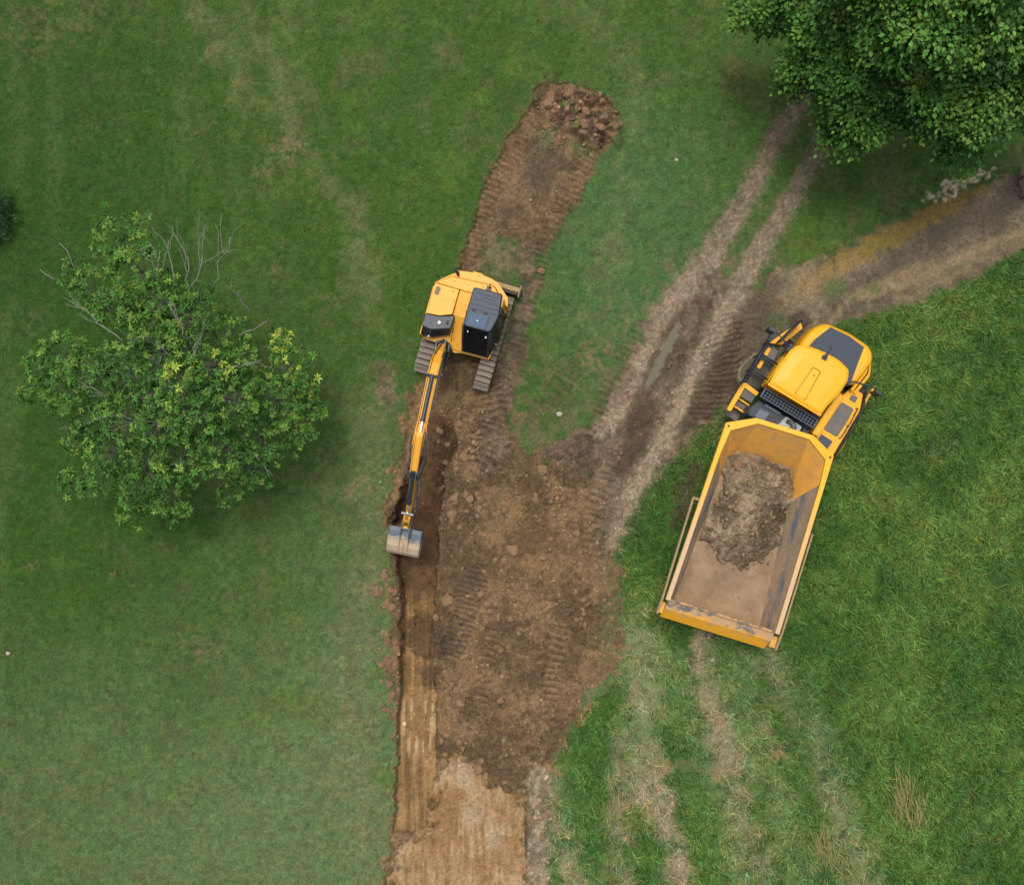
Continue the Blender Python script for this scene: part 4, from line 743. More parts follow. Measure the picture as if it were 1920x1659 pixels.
# grille behind the cab
mb = MB(); mb.box(-.92, .90, -1.22, -.95, 2.6, 2.70); gp = CB(mb, 'grille_guard', M['dk'])
mb = MB()
for i in range(19): x = -.92 + 1.82 * i / 18; mb.box(x - .008, x + .008, -1.22, -.95, 2.84, 2.862)
for j in range(4): y = -1.22 + .27 * j / 3; mb.box(-.92, .90, y - .005, y + .005, 2.84, 2.858)
mb.box(-.93, .91, -.965, -.94, 2.78, 2.88); mb.box(-.93, .91, -1.235, -1.215, 2.78, 2.88); mb.box(-.95, -.92, -1.24, -.94, 2.78, 2.88); mb.box(.90, .925, -1.24, -.94, 2.78, 2.88)
CB(mb, 'grille_bar', simple('grille_blue_black', c8(84, 96, 116), .5), gp)
mb = MB(); mb.prism([(-.80, -1.26), (-.96, -1.62), (-.90, -1.85), (.90, -1.85), (.88, -1.26)], 1.5, 2.38); CB(mb, 'engine_cover', M['blk'], bevel=.04)
mb = MB(); mb.prism([(-.70, -1.50), (-.36, -1.46), (-.38, -1.76), (-.72, -1.80)], 2.36, 2.50); mb.prism([(-.62, -1.27), (-.05, -1.27), (-.05, -1.36), (-.62, -1.36)], 2.36, 2.44); CB(mb, 'service_lid', simple('grey_lid', c8(98, 108, 118), .5), bevel=.02)
mb = MB(); mb.prism([(.12, -1.28), (.70, -1.30), (.74, -1.80), (.0, -1.80)], 2.36, 2.46); CB(mb, 'heat_shield', M['alu'], bevel=.012)
mb = MB(); mb.tube([(.22, -1.40, 2.48), (.38, -1.38, 2.58), (.46, -1.46, 2.66), (.48, -1.60, 2.70), (.56, -1.66, 2.80)], [.07, .07, .075, .075, .08], 12); CB(mb, 'exhaust_pipe', M['alu'], smooth=True)
mb = MB(); mb.cyl((.62, -1.62, 2.42), (.62, -1.62, 2.62), .07, 14); mb.box(.74, .96, -1.7, -1.32, 2.2, 2.6); CB(mb, 'air_cleaner', M['blk2'], bevel=.03)
# right side: fender, fuel tank platform, treads
mb = MB(); fa = [(1.08, -1.32), (1.10, -.4), (1.14, .10), (1.22, .24), (1.34, .14), (1.34, -.4), (1.32, -1.32)]; mb.loft([ring(fa, 1.9), ring(fa, 2.32), ring(scale_about(fa, 1.22, -.5, .93, .98), 2.37)]); CB(mb, 'fender', M['tyel'], bevel=.03)
mb = MB(); mb.prism(rounded([(1.34, -1.62), (1.34, .20), (1.40, .30), (1.52, .62), (1.92, .62), (2.10, .10), (2.10, -1.62)], .08), 1.70, 1.97); pl = CB(mb, 'fender', M['tyel'], bevel=.03)
mb = MB(); mb.prism(rounded([(1.42, -.96), (1.46, .06), (1.90, .06), (1.93, -.30), (1.90, -.96)], .06), 1.965, 1.99); CB(mb, 'tread_plate', M['grip'], pl, bevel=.008)
mb = MB(); mb.prism(rounded([(1.62, .24), (1.62, .42), (1.82, .44), (1.84, .24)], .03), 1.965, 1.99); CB(mb, 'tread_plate', M['grip'], pl, bevel=.006)
mb = MB(); mb.prism([(1.44, -1.12), (1.86, -1.14), (1.84, -1.46), (1.42, -1.44)], 1.965, 1.98)
for i in range(8):
    for j in range(6): mb.box(1.46 + i * .05, 1.485 + i * .05, -1.42 + j * .05, -1.395 + j * .05, 1.98, 2.0)
CB(mb, 'step_tread', simple('bluish_step', c8(84, 86, 100), .7), pl)
mb = MB(); mb.tube([(2.14, -1.62, 1.9), (2.16, -1.0, 1.98), (2.16, -.2, 1.98), (2.14, .25, 1.92), (2.0, .7, 1.8)], .055, 8); CB(mb, 'fender_lip', M['rub'], smooth=True)
mb = MB(); mb.prism([(2.18, -1.55), (2.22, -.2), (2.26, -.2), (2.32, -1.0), (2.26, -1.6)], 1.3, 1.66); mb.prism([(2.06, .35), (2.10, 1.02), (2.14, 1.02), (2.17, .1), (2.14, .1)], 1.75, 1.9); CB(mb, 'side_skirt', M['tyel'], bevel=.02)
for y0 in (-.50, -.12):
    mb = MB(); mb.prism(rounded([(1.98, y0), (1.98, y0 + .26), (2.05, y0 + .28), (2.08, y0 + .02)], .03), 1.96, 2.02); CB(mb, 'grab_bracket', M['tyel'], bevel=.01)
mb = MB(); mb.tube([(1.96, -.95, 1.97), (1.97, -.95, 2.16), (1.98, -.4, 2.2), (1.96, .1, 2.16), (1.95, .12, 1.97)], .017, 7); mb.tube([(1.97, -.5, 1.97), (1.975, -.5, 2.19)], .014, 6); CB(mb, 'handrail', M['blk'])
# sloping front fender arms (right)
mb = MB()
for o_ in (0, .17): mb.loft([[(1.44 + o_, .48, 2.10 - o_), (1.54 + o_, .46, 2.10 - o_), (1.54 + o_, .46, 2.22 - o_), (1.44 + o_, .48, 2.22 - o_)], [(1.58 + o_, 1.25, 1.9 - o_), (1.66 + o_, 1.22, 1.9 - o_), (1.66 + o_, 1.22, 2.05 - o_), (1.58 + o_, 1.25, 2.05 - o_)], [(1.50 + o_ * .3, 1.72, 1.7), (1.56 + o_ * .3, 1.70, 1.7), (1.56 + o_ * .3, 1.70, 1.85), (1.50 + o_ * .3, 1.72, 1.85)]])
CB(mb, 'hood_side', M['tyel'], bevel=.02)
mb = MB(); mb.box(1.62, 1.80, .62, .95, 1.72, 1.80); mb.box(1.64, 1.86, 1.0, 1.14, 1.55, 1.62); CB(mb, 'tread_plate', M['grip'], bevel=.01)
# left side: walkway, guard frames, ladder
mb = MB(); mb.prism([(-1.32, -.92), (-1.38, .40), (-.98, .62), (-.86, .62), (-.92, -.92)], 1.62, 1.70); CB(mb, 'walkway', simple('dark_walkway', c8(62, 66, 60), .8, dust=.3), bevel=.01)
mb = MB(); mb.prism([(-1.30, .10), (-.98, .10), (-.98, .44), (-1.22, .46)], 1.74, 1.78); CB(mb, 'tread_plate', M['grip'], bevel=.008)
for a in ((-1.36, .12), (-1.34, -.34)):
    mb = MB(); mb.prism(rounded([(a[0], a[1]), (a[0] + .13, a[1] - .02), (a[0] + .13, a[1] + .26), (a[0] + .02, a[1] + .26)], .04), 1.72, 1.82); CB(mb, 'grab_bracket', M['tyel'], bevel=.015)
mb = MB()
for z in (1.95, 2.45): mb.tube([(-1.50, -1.0, z), (-1.54, -.1, z), (-1.50, .40, z)], .024, 8); mb.tube([(-1.54, -.02, z), (-.94, -.06, z)], .028, 8); mb.tube([(-1.50, -.58, z), (-.95, -.62, z)], .028, 8)
for x, y in ((-1.50, -1.0), (-1.54, -.1), (-1.50, .40), (-1.51, -.58)): mb.tube([(x, y, 1.62), (x, y, 2.46)], .028, 8)
CB(mb, 'guard_rail', M['blk'], smooth=True)
mb = MB(); mb.prism([(-1.36, .52), (-1.0, .66), (-.70, 1.45), (-.84, 1.58), (-1.12, 1.10)], 1.58, 1.70); CB(mb, 'front_walkway', M['tyel'], bevel=.02)
mb = MB(); mb.tube([(-1.18, .62, 1.7), (-1.20, .62, 2.35), (-.96, 1.52, 2.35), (-.93, 1.52, 1.7)], .025, 7); mb.tube([(-1.08, 1.08, 1.7), (-1.09, 1.08, 2.35)], .02, 6); mb.tube([(-1.20, .63, 2.05), (-.96, 1.52, 2.05)], .02, 6); CB(mb, 'front_rail', M['blk'], smooth=True)
mb = MB(); mb.prism([(-1.20, .66), (-1.175, .66), (-.96, 1.48), (-.985, 1.48)], 1.8, 2.3); CB(mb, 'rail_panel', simple('smoked_panel', c8(84, 82, 84), .6))
mb = MB(); mb.tube([(-.96, .50, 2.9), (-1.2, .55, 2.95), (-1.62, .72, 2.9)], .025, 7); mb.tube([(-.92, .60, 2.7), (-1.2, .62, 2.72), (-1.60, .76, 2.7)], .02, 7); mb.box(-1.78, -1.56, .62, .74, 2.35, 2.95); mb.box(-1.0, -.86, .35, .6, 2.6, 2.9); CB(mb, 'mirror', M['blk'], bevel=.01)
mb = MB(); mb.tube([(.92, .30, 2.9), (1.2, .56, 2.95), (2.0, .78, 2.9)], .02, 7); mb.tube([(.92, .36, 2.72), (1.3, .66, 2.75), (2.0, .82, 2.75)], .016, 7); mb.box(1.98, 2.18, .66, .74, 2.3, 2.9); mb.tube([(.92, .0, 2.8), (1.05, .3, 2.85), (1.2, .56, 2.9)], .018, 6); mb.box(1.02, 1.18, .42, .56, 2.7, 2.95); CB(mb, 'mirror', M['blk'], bevel=.01)
mb = MB(); mb.prism(rounded([(-1.44, -1.95), (-1.46, -1.02), (-1.36, -.92), (-.84, -.98), (-.86, -1.12), (-1.30, -1.08), (-1.30, -1.95)], .04), 1.60, 1.74); lad = CB(mb, 'ladder', M['tyel'], bevel=.015)
for y in (-1.46, -1.74): mb = MB(); mb.prism([(-1.29, y), (-.86, y - .02), (-.86, y + .035), (-1.29, y + .05)], 1.40, 1.56); CB(mb, 'crossbar', M['tyel'], lad, bevel=.01)
for k, (y, z) in enumerate(((-1.10, 1.62), (-1.48, 1.36), (-1.76, 1.05))):
    mb = MB(); mb.box(-1.29, -.87, y - .27, y, z, z + .03)
    for i in range(5): mb.box(-1.27 + i * .085, -1.235 + i * .085, y - .25, y - .02, z + .03, z + .05)
    CB(mb, 'step_tread', M['grip'], lad)
mb = MB(); mb.tube([(-1.48, -1.0, 1.7), (-1.52, -1.05, 2.1), (-1.50, -1.8, 1.6)], .02, 6); CB(mb, 'handrail', M['blk'])
mb = MB(); mb.prism(rounded([(-1.42, -.95), (-1.44, .95), (-1.08, .95), (-1.0, .6), (-1.0, -.95)], .08), 1.30, 1.55); CB(mb, 'fender', M['blk2'], bevel=.04)

# soil load resting in the bed
n_u, n_v = 190, 230; gx_ = np.linspace(-1.65, 1.75, n_u); gy_ = np.linspace(-1.6, 3.0, n_v); GX, GY = np.meshgrid(gx_, gy_)
hp_poly = [(-1.15, 2.30), (-.3, 2.62), (.7, 2.45), (1.06, 2.1), (1.22, 1.2), (1.16, .3), (.95, -.45), (.55, -.72), (.35, -1.15), (0.0, -.80), (-.55, -.90), (-.75, -.60), (-1.15, -.45), (-1.12, .25), (-.95, .9), (-.98, 1.4)]
D_ = np.full(GX.shape, 1e9); ins = np.zeros(GX.shape, bool)
for i in range(len(hp_poly)):
    p, q = hp_poly[i - 1], hp_poly[i]; D_ = np.minimum(D_, segd(GX, GY, p, q)[0]); ins ^= ((p[1] > GY) != (q[1] > GY)) & (GX < (q[0] - p[0]) * (GY - p[1]) / (q[1] - p[1] + 1e-9) + p[0])
sd_ = np.where(ins, D_, -D_)
N1 = noise2(.30, 201, xs=gx_, ys=gy_); N2 = noise2(.14, 202, xs=gx_, ys=gy_); N3 = noise2(.07, 203, xs=gx_, ys=gy_); N4 = noise2(.8, 204, xs=gx_, ys=gy_); N5 = noise2(.045, 205, xs=gx_, ys=gy_); NW = rng.uniform(-1, 1, GX.shape)
sd_ = sd_ + N1 * .09 + N2 * .07
hh = np.where(sd_ > 0, np.minimum(sd_ * .55, .24) + np.abs(N2) * .09 + np.abs(N1) * .09 + np.abs(N3) * .05 + np.maximum(N5, 0) * .035 + N4 * .04 + NW * .012, -.15)
zf = 1.72 + (2.2 - np.minimum(GY, 2.2)) * .0215
ZL = zf + hh
tint = lerp(c8(108, 92, 72), c8(162, 144, 118), sst(-.5, .6, N4 * .5 + N2 * .4 + N1 * .3)) * (1 + .16 * N3 + .18 * N5 + .1 * NW)[..., None]
dmp = sst(.1, .5, noise2(.5, 207, xs=gx_, ys=gy_)); tint = tint * (1 - .35 * dmp)[..., None]
V = np.stack([GX, GY, ZL], -1).reshape(-1, 3); ii = np.arange(n_u * n_v).reshape(n_v, n_u)
F = np.stack([ii[:-1, :-1], ii[:-1, 1:], ii[1:, 1:], ii[1:, :-1]], -1).reshape(-1, 4)
keep = (sd_ > -.03)[:-1, :-1].ravel(); F = F[keep]; u, inv = np.unique(F, return_inverse=True)
V = V[u]; cr_, sr_ = math.cos(truck.rotation_euler.z), math.sin(truck.rotation_euler.z)
load = npmesh('soil_load', V, inv.reshape(-1, 4), M['ground'], np.clip(tint.reshape(-1, 3)[u], 0, 1), np.zeros(len(u)), smooth=False)
load.location = truck.location; load.rotation_euler = truck.rotation_euler
tag(load, 'lumpy heap of brown soil lying in the front of the truck bed', 'soil heap')

# ------------------------------------------------------------------ TREES
t = NT('leaf'); vc = t.n('ShaderNodeVertexColor', layer_name='tint'); t.l(vc.outputs[0], t.b.inputs['Base Color']); t.b.inputs['Roughness'].default_value = .5; t.b.inputs['Specular IOR Level'].default_value = .22
M['leaf'] = t.m
M['bark'] = simple('grey_bark', c8(112, 104, 92), .9, var=.25, dscale=6, bump=.5)
def unit(v): return v / (np.linalg.norm(v, axis=-1, keepdims=True) + 1e-9)
def leaves(P, D, Nn, L, wr, col, name, parent, fold=.18):
    """P base points, D leaf direction, Nn leaf normal, L length"""
    n = len(P); Sd = unit(np.cross(D, Nn)); Nn = unit(np.cross(Sd, D)); L = L[:, None]
    m_ = P + D * L * .5; l_ = m_ + Sd * L * wr + Nn * L * fold; r_ = m_ - Sd * L * wr + Nn * L * fold; tip = P + D * L - Nn * L * .08
    V = np.stack([P, l_, tip, r_], 1).reshape(-1, 3); b = np.arange(n)[:, None] * 4
    F = np.concatenate([b + np.array([0, 2, 1]), b + np.array([0, 3, 2])]); cc = np.repeat(np.clip(col, .003, .8), 4, 0)
    o = npmesh(name, V, F, M['leaf'], cc); o.parent = parent; return o
def limb(mb, a, b, r0, r1, sag=.0, n=6, wob=.12):
    a, b = Vector(a), Vector(b); L = (b - a).length; pts = []
    for k in range(n + 1):
        u = k / n; p = a.lerp(b, u); p.z += math.sin(u * math.pi) * sag * L
        if 0 < k < n: p += Vector((random.uniform(-1, 1), random.uniform(-1, 1), random.uniform(-.5, .5))) * wob * L / n
        pts.append(p)
    mb.tube(pts, [r0 * (1 - k / n) + r1 * k / n for k in range(n + 1)], 7); return pts
def root_local(lst, root): return [tuple(Vector(p) - root.location) for p in lst]
# -- tree with whorled leaves on the left
tree = empty('broadleaf_tree', W(358, 715, 0)); tag(tree, 'spreading whorled-leaf tree with bare grey twigs, alone on the left lawn', 'tree')
rl = np.array(tree.location)
lobes = [(228, 448, 56, 3.6), (262, 510, 60, 4.0), (178, 540, 52, 3.4), (140, 520, 26, 3.2), (215, 585, 44, 4.0), (300, 560, 52, 4.4), (372, 560, 30, 3.9), (355, 600, 55, 4.6), (435, 620, 36, 4.0), (120, 670, 50, 3.5), (75, 690, 34, 3.0), (180, 690, 55, 4.2),
         (52, 742, 18, 2.7), (110, 740, 40, 3.0), (165, 785, 42, 3.6), (240, 700, 60, 4.7), (300, 660, 56, 5.0), (240, 790, 58, 4.4), (150, 822, 36, 3.0), (205, 850, 50, 3.6), (140, 910, 34, 2.6), (195, 900, 30, 3.0), (270, 880, 55, 3.9), (250, 960, 32, 2.6), (265, 925, 40, 3.0), (325, 930, 44, 3.2), (335, 965, 20, 2.5), (345, 860, 58, 4.4), (430, 930, 26, 2.8), (420, 840, 56, 4.3), (470, 880, 45, 3.2), (490, 820, 54, 3.8), (560, 790, 46, 3.2), (590, 770, 22, 2.8), (520, 750, 54, 3.9), (440, 750, 60, 4.9), (370, 780, 60, 5.2), (310, 790, 60, 5.0), (400, 690, 55, 5.1), (455, 680, 40, 4.3), (540, 690, 46, 3.5), (530, 640, 30, 3.6), (575, 725, 30, 3.0), (350, 725, 55, 5.5), (285, 620, 50, 4.5)]
A = []; twmb = MB(); trunk = MB()
base = Vector((0, 0, 0)); fork = Vector((.05, -.05, 1.1))
limb(trunk, base - Vector((0, 0, .1)), fork, .17, .14, n=3)
hub = []
for k in range(9):
    a_ = k / 9 * 6.28 + .3; e = Vector((math.cos(a_) * 1.5, math.sin(a_) * 1.5, 2.4 + random.uniform(-.3, .5))); limb(trunk, fork, e, .09, .055, .08); hub.append(e)
pw = []
for (lx_, ly_, lr, lz) in lobes:
    c = np.array(W(lx_, ly_, lz)) - rl; rr = lr / S * .82; n_w = int(9 + (lr / 9.5) ** 2 * 2.6)
    h_ = min(hub, key=lambda q: (q - Vector(c)).length); pth = limb(trunk, h_, Vector(c) - Vector((0, 0, .25)), .032, .012, .03)
    u = rng.uniform(-1, 1, (n_w, 3)); u = unit(u); u[:, 2] = np.abs(u[:, 2]) * 1.1 - .25; u = unit(u); q = c + u * np.array([1, 1, .75]) * rr * rng.uniform(.55, 1.12, (n_w, 1)) * np.where(rng.random((n_w, 1)) < .08, 1.35, 1.0); pw.append((q, u, np.full(n_w, lx_), np.full(n_w, ly_)))
    for k in range(0, n_w, 5):
        limb(twmb, pth[-1], q[k], .009, .005, .03, 3, .2)
q = np.concatenate([p[0] for p in pw]); u = np.concatenate([p[1] for p in pw]); nW = len(q)
axis_ = unit(u * .7 + np.array([0, 0, .9]) + rng.normal(0, .4, (nW, 3))); nl = 10
t1 = unit(np.cross(axis_, rng.normal(0, 1, (nW, 3)))); t2 = np.cross(axis_, t1)
ang = (np.arange(nl) / nl * 6.283)[None] + rng.uniform(0, 6.28, (nW, 1)) + rng.normal(0, .35, (nW, nl))
tilt = rng.normal(.35, .42, (nW, nl))
D_ = t1[:, None] * np.cos(ang)[..., None] + t2[:, None] * np.sin(ang)[..., None]; D_ = unit(D_ + axis_[:, None] * tilt[..., None])
Lw = rng.uniform(.09, .17, (nW, 1)) * rng.uniform(.75, 1.15, (nW, nl)); N_ = axis_[:, None] - D_ * (axis_[:, None] * D_).sum(-1, keepdims=True)
kind = rng.random(nW); wx = np.concatenate([p[2] for p in pw]); wy = np.concatenate([p[3] for p in pw])
cb_ = np.array(c8(74, 118, 46)) * rng.uniform(.45, 1.4, (nW, 1)) * np.stack([1 + rng.normal(0, .12, nW), np.ones(nW), 1 + rng.normal(0, .12, nW)], -1)
yg = kind < .2; cb_[yg] = np.array(c8(116, 146, 60)) * rng.uniform(.8, 1.2, (yg.sum(), 1))
ye = (rng.random(nW) < np.where(((wx > 500) & (wy < 740)) | ((np.abs(wx - 350) < 20) & (np.abs(wy - 725) < 20)) | ((wx > 395) & (wy == 690)), .16, .0)) & (u[:, 2] > .1); cb_[ye] = np.array(c8(160, 178, 70)) * rng.uniform(.8, 1.1, (ye.sum(), 1))
colL = cb_[:, None] * rng.uniform(.8, 1.2, (nW, nl, 1)); PL = (q[:, None] + D_ * .012)
leaves(PL.reshape(-1, 3), D_.reshape(-1, 3), N_.reshape(-1, 3), Lw.ravel(), .19, colL.reshape(-1, 3), 'crown', tree)
trunk.build('trunk', M['bark'], tree, smooth=True)
# bare dead twigs
def bare(mb, p, d, L, r_, depth):
    e = p + d * L; limb(mb, p, e, r_, r_ * .55, .0, 4, .25)
    if depth:
        for k in range(random.choice((2, 3))):
            nd = (d + Vector((random.uniform(-.5, .5), random.uniform(-.5, .5), random.uniform(-.2, .3)))).normalized(); bare(mb, p.lerp(e, random.uniform(.45, 1)), nd, L * random.uniform(.5, .75), r_ * .6, depth - 1)
RLv = tree.location
for (ax_, ay_, az_, bx, by, bz_, dp) in ((350, 560, 4.2, 352, 480, 4.5, 2), (355, 560, 4.0, 380, 480, 4.4, 2), (395, 540, 3.8, 432, 445, 4.6, 1), (300, 560, 4.2, 300, 470, 4.6, 1), (325, 540, 4.3, 316, 450, 4.6, 1), (155, 520, 3.2, 110, 455, 3.6, 0), (105, 525, 3.1, 75, 505, 3.3, 0), (450, 630, 4.2, 500, 602, 4.4, 0), (440, 560, 3.9, 432, 540, 4.4, 1),
                                          (400, 700, 5.0, 470, 680, 5.2, 2), (230, 640, 4.4, 170, 590, 4.3, 2), (350, 640, 4.9, 330, 590, 5.1, 2), (330, 680, 5.1, 290, 640, 5.1, 2), (255, 750, 4.7, 180, 735, 4.4, 2), (290, 780, 4.9, 230, 790, 4.6, 2), (480, 850, 3.7, 500, 880, 3.6, 1), (150, 790, 3.2, 112, 805, 3.0, 0), (360, 720, 5.3, 362, 650, 5.7, 2), (470, 590, 3.7, 450, 560, 4.2, 1), (200, 780, 3.9, 150, 800, 3.5, 1)):
    a_ = W(ax_, ay_, az_) - RLv; b_ = W(bx, by, bz_) - RLv; bare(twmb, a_, (b_ - a_).normalized(), (b_ - a_).length, .020, dp)
M['twig'] = simple('pale_dead_twig', c8(128, 126, 116), .9, var=.15); tw = twmb.build('twig', M['twig'], tree, smooth=True); tag(tw, 'bare pale grey twigs')
# -- big tree with small leaves, upper right
tree2 = empty('large_tree', W(1800, -20, 0)); tag(tree2, 'large dense dark green tree overhanging the gravel track at the upper right', 'tree'); rl = np.array(tree2.location)
lobes = [(1395, 18, 22, 3.6), (1425, 22, 34, 4.2), (1470, 10, 44, 4.8), (1500, -40, 60, 5.5), (1540, 50, 52, 5.2), (1590, 20, 66, 6.2), (1500, 80, 30, 4.2), (1480, 130, 24, 3.6), (1530, 110, 48, 4.6), (1490, 155, 22, 3.4), (1580, 120, 56, 5.2), (1590, 185, 46, 4.4), (1555, 200, 30, 3.8), (1570, 240, 34, 3.6), (1620, 235, 44, 4.2), (1600, 262, 22, 3.4), (1655, 215, 34, 4.2), (1650, 150, 50, 5.0), (1660, 70, 70, 6.8), (1640, -20, 90, 7.5),
         (1740, 20, 80, 8.2), (1720, 110, 48, 5.6), (1700, 165, 44, 4.9), (1760, 150, 56, 6.4), (1720, 205, 40, 4.8), (1790, 185, 56, 6.2), (1750, 235, 46, 4.6), (1790, 260, 42, 4.2), (1830, 225, 56, 5.6), (1775, 285, 26, 3.6), (1825, 280, 30, 3.6), (1850, 160, 56, 6.6), (1870, 210, 46, 5.0), (1895, 160, 50, 6.0), (1900, 215, 28, 4.2), (1830, 60, 74, 8.0), (1890, 70, 62, 7.4), (1930, 20, 90, 8.0), (1940, 130, 60, 6.4), (1840, -50, 110, 8.6), (1740, -90, 110, 8.4), (1960, 200, 40, 4.5), (1620, -110, 80, 7.0), (2020, 60, 90, 7.4), (2000, -80, 110, 8.2), (1900, -170, 110, 8.0), (1750, -220, 90, 7), (2060, 150, 60, 5.5)]
trunk = MB(); limb(trunk, (0, 0, -.1), (.1, 0, 3.0), .34, .26, n=4); hub = []
for k in range(8):
    a_ = k / 8 * 6.28; e = Vector((math.cos(a_) * 1.7, math.sin(a_) * 1.7, 4.6 + random.uniform(-.4, .6))); limb(trunk, (.1, 0, 2.9), e, .17, .10, .05); hub.append(e)
PP = []; DD = []; NN = []; CC = []
for (lx_, ly_, lr, lz) in lobes:
    c = np.array(W(lx_, ly_, lz)) - rl; rr = lr / S * .76; h_ = min(hub, key=lambda q_: (q_ - Vector(c)).length); limb(trunk, h_, Vector(c) - Vector((0, 0, .2)), .07, .02, .05)
    ns = int(8 + (lr / 8) ** 2 * .95)
    u = unit(rng.normal(0, 1, (ns, 3))); u[:, 2] = np.abs(u[:, 2]) * 1.3 - .1; u = unit(u); q = c + u * np.array([1, 1, .95]) * rr * rng.uniform(.45, 1.12, (ns, 1)) + np.array([0, 0, rng.uniform(-.9, .7)])
    nlv = 30; off = rng.normal(0, 1, (ns, nlv, 3)) * np.array([.15, .15, .05]); off[..., 2] -= np.hypot(off[..., 0], off[..., 1]) * .5 
    P_ = q[:, None] + off; d_ = unit(unit(off * np.array([1, 1, .2])) * .8 + u[:, None] * .4 + rng.normal(0, .35, off.shape)); n_ = unit(np.array([0, 0, 1.0]) + rng.normal(0, .45, off.shape))
    br = rng.uniform(.45, 1.4, (ns, 1, 1)) * rng.uniform(.65, 1.35); base_c = np.array(c8(68, 110, 42)) * br * rng.uniform(.7, 1.35, (ns, nlv, 1)); lt = rng.random(ns) < .30; base_c[lt] = np.array(c8(104, 136, 54)) * rng.uniform(.75, 1.2, (lt.sum(), nlv, 1))
    PP.append(P_.reshape(-1, 3)); DD.append(d_.reshape(-1, 3)); NN.append(n_.reshape(-1, 3)); CC.append(base_c.reshape(-1, 3))
PP, DD, NN, CC = map(np.concatenate, (PP, DD, NN, CC)); leaves(PP, DD, NN, rng.uniform(.09, .19, len(PP)), .34, CC, 'crown', tree2, .10); trunk.build('trunk', M['bark'], tree2, smooth=True)
# -- blue-green bush reaching in at the left edge
bush = empty('conifer', W(-22, 402, 0)); tag(bush, 'blue-green conifer whose branch tips reach in at the left edge', 'tree')
P_ = []; D2 = []; N2_ = []; C2 = []; tmb = MB(); tmb.tube([(0, 0, -.1), (0, 0, 1.5), (0, 0, 3.2)], [.10, .07, .02], 8)
for k in range(520):
    h = rng.uniform(.2, 3.1); rad = (3.3 - h) / 3.1 * 1.05; a_ = rng.uniform(0, 6.283); d = np.array([math.cos(a_), math.sin(a_), .12]); e = d * rad * rng.uniform(.6, 1.0) + np.array([0, 0, h])
    if k % 4 == 0: tmb.tube([(0, 0, h - .1), tuple(e)], [.018, .006], 5)
    n_ = 34; off = rng.normal(0, .07, (n_, 3)); P_.append(e + off); D2.append(unit(d + rng.normal(0, .55, (n_, 3)))); N2_.append(unit(np.array([0, 0, 1.0]) + rng.normal(0, .5, (n_, 3)))); C2.append(np.array(c8(74, 108, 62)) * rng.uniform(.6, 1.3, (n_, 1)))
P_, D2, N2_, C2 = map(np.concatenate, (P_, D2, N2_, C2)); leaves(P_, D2, N2_, rng.uniform(.08, .13, len(P_)), .10, C2, 'crown', bush, .03); tmb.build('trunk', M['bark'], bush, smooth=True)
# -- forked bare branch lying on the muddy road
mb = MB(); g0 = Vector((W(1935, 395).x, W(1935, 395).y, .05)); brn = empty('fallen_branch', g0)
for pts in ([(1935, 395), (1918, 372), (1908, 352), (1897, 342)], [(1908, 352), (1908, 330), (1912, 312)], [(1918, 372), (1906, 368)], [(1908, 340), (1925, 325)]):
    mb.tube([Vector((W(*p).x, W(*p).y, .06 + .03 * i)) - g0 for i, p in enumerate(pts)], [.035, .028, .02, .008][:len(pts)], 6)
mb.build('wood', simple('wet_dark_wood', c8(58, 46, 38), .8), brn, smooth=True); tag(brn, 'dark forked dead branch lying across the muddy road at the right edge', 'branch')

# ------------------------------------------------------------------ CLODS
M['clod'] = simple('dry_soil_clod', c8(142, 113, 82), .95, var=.18, bump=.6, dust=.4, dustcol=c8(112, 86, 60), dscale=6)
M['clodr'] = simple('reddish_soil_clod', c8(134, 104, 80), .95, var=.18, bump=.6, dust=.4, dustcol=c8(112, 80, 58), dscale=6)
M['stone'] = simple('pale_stone', c8(190, 182, 160), .9, var=.1)
def clod_mesh(seed, mat):
    r_ = random.Random(seed); bm = bmesh.new(); bmesh.ops.create_icosphere(bm, subdivisions=3, radius=1)
    cuts = [(Vector((r_.uniform(-1, 1), r_.uniform(-1, 1), r_.uniform(-.4, 1))).normalized(), r_.uniform(.55, .85)) for _ in range(9)]
    for v in bm.verts:
        for n_, d_ in cuts:
            k = v.co.dot(n_)
            if k > d_: v.co -= n_ * (k - d_)
        v.co *= 1 + .05 * math.sin(v.co.x * 9 + seed) * math.cos(v.co.y * 8 + seed * 2) + r_.uniform(-.025, .025)
    me = bpy.data.meshes.new('soil_clod'); bm.to_mesh(me); bm.free(); me.materials.append(mat); return me
base_m = [clod_mesh(i, M['clod']) for i in range(7)]; base_r = [clod_mesh(20 + i, M['clodr']) for i in range(5)]
z6 = [(530, 600, 42), (620, 605, 32), (660, 405, 38), (585, 330, 35), (635, 340, 28), (555, 120, 28), (595, 95, 22), (425, 165, 30), (600, 300, 20), (500, 700, 40), (475, 1265, 55), (700, 1225, 32), (755, 1340, 28), (720, 1080, 26), (910, 930, 50), (1155, 870, 28), (1095, 985, 32), (1205, 735, 24), (1085, 1120, 25), (1095, 415, 40), (1140, 515, 20), (1400, 640, 22), (1415, 810, 25), (790, 1000, 25), (850, 1005, 25), (760, 1260, 24), (30, 1200, 38), (70, 1110, 35), (120, 1310, 30), (140, 1210, 30), (1320, 1390, 20), (430, 540, 18), (690, 610, 30), (550, 790, 25), (1025, 1480, 15), (940, 1480, 22), (1490, 1530, 18)]
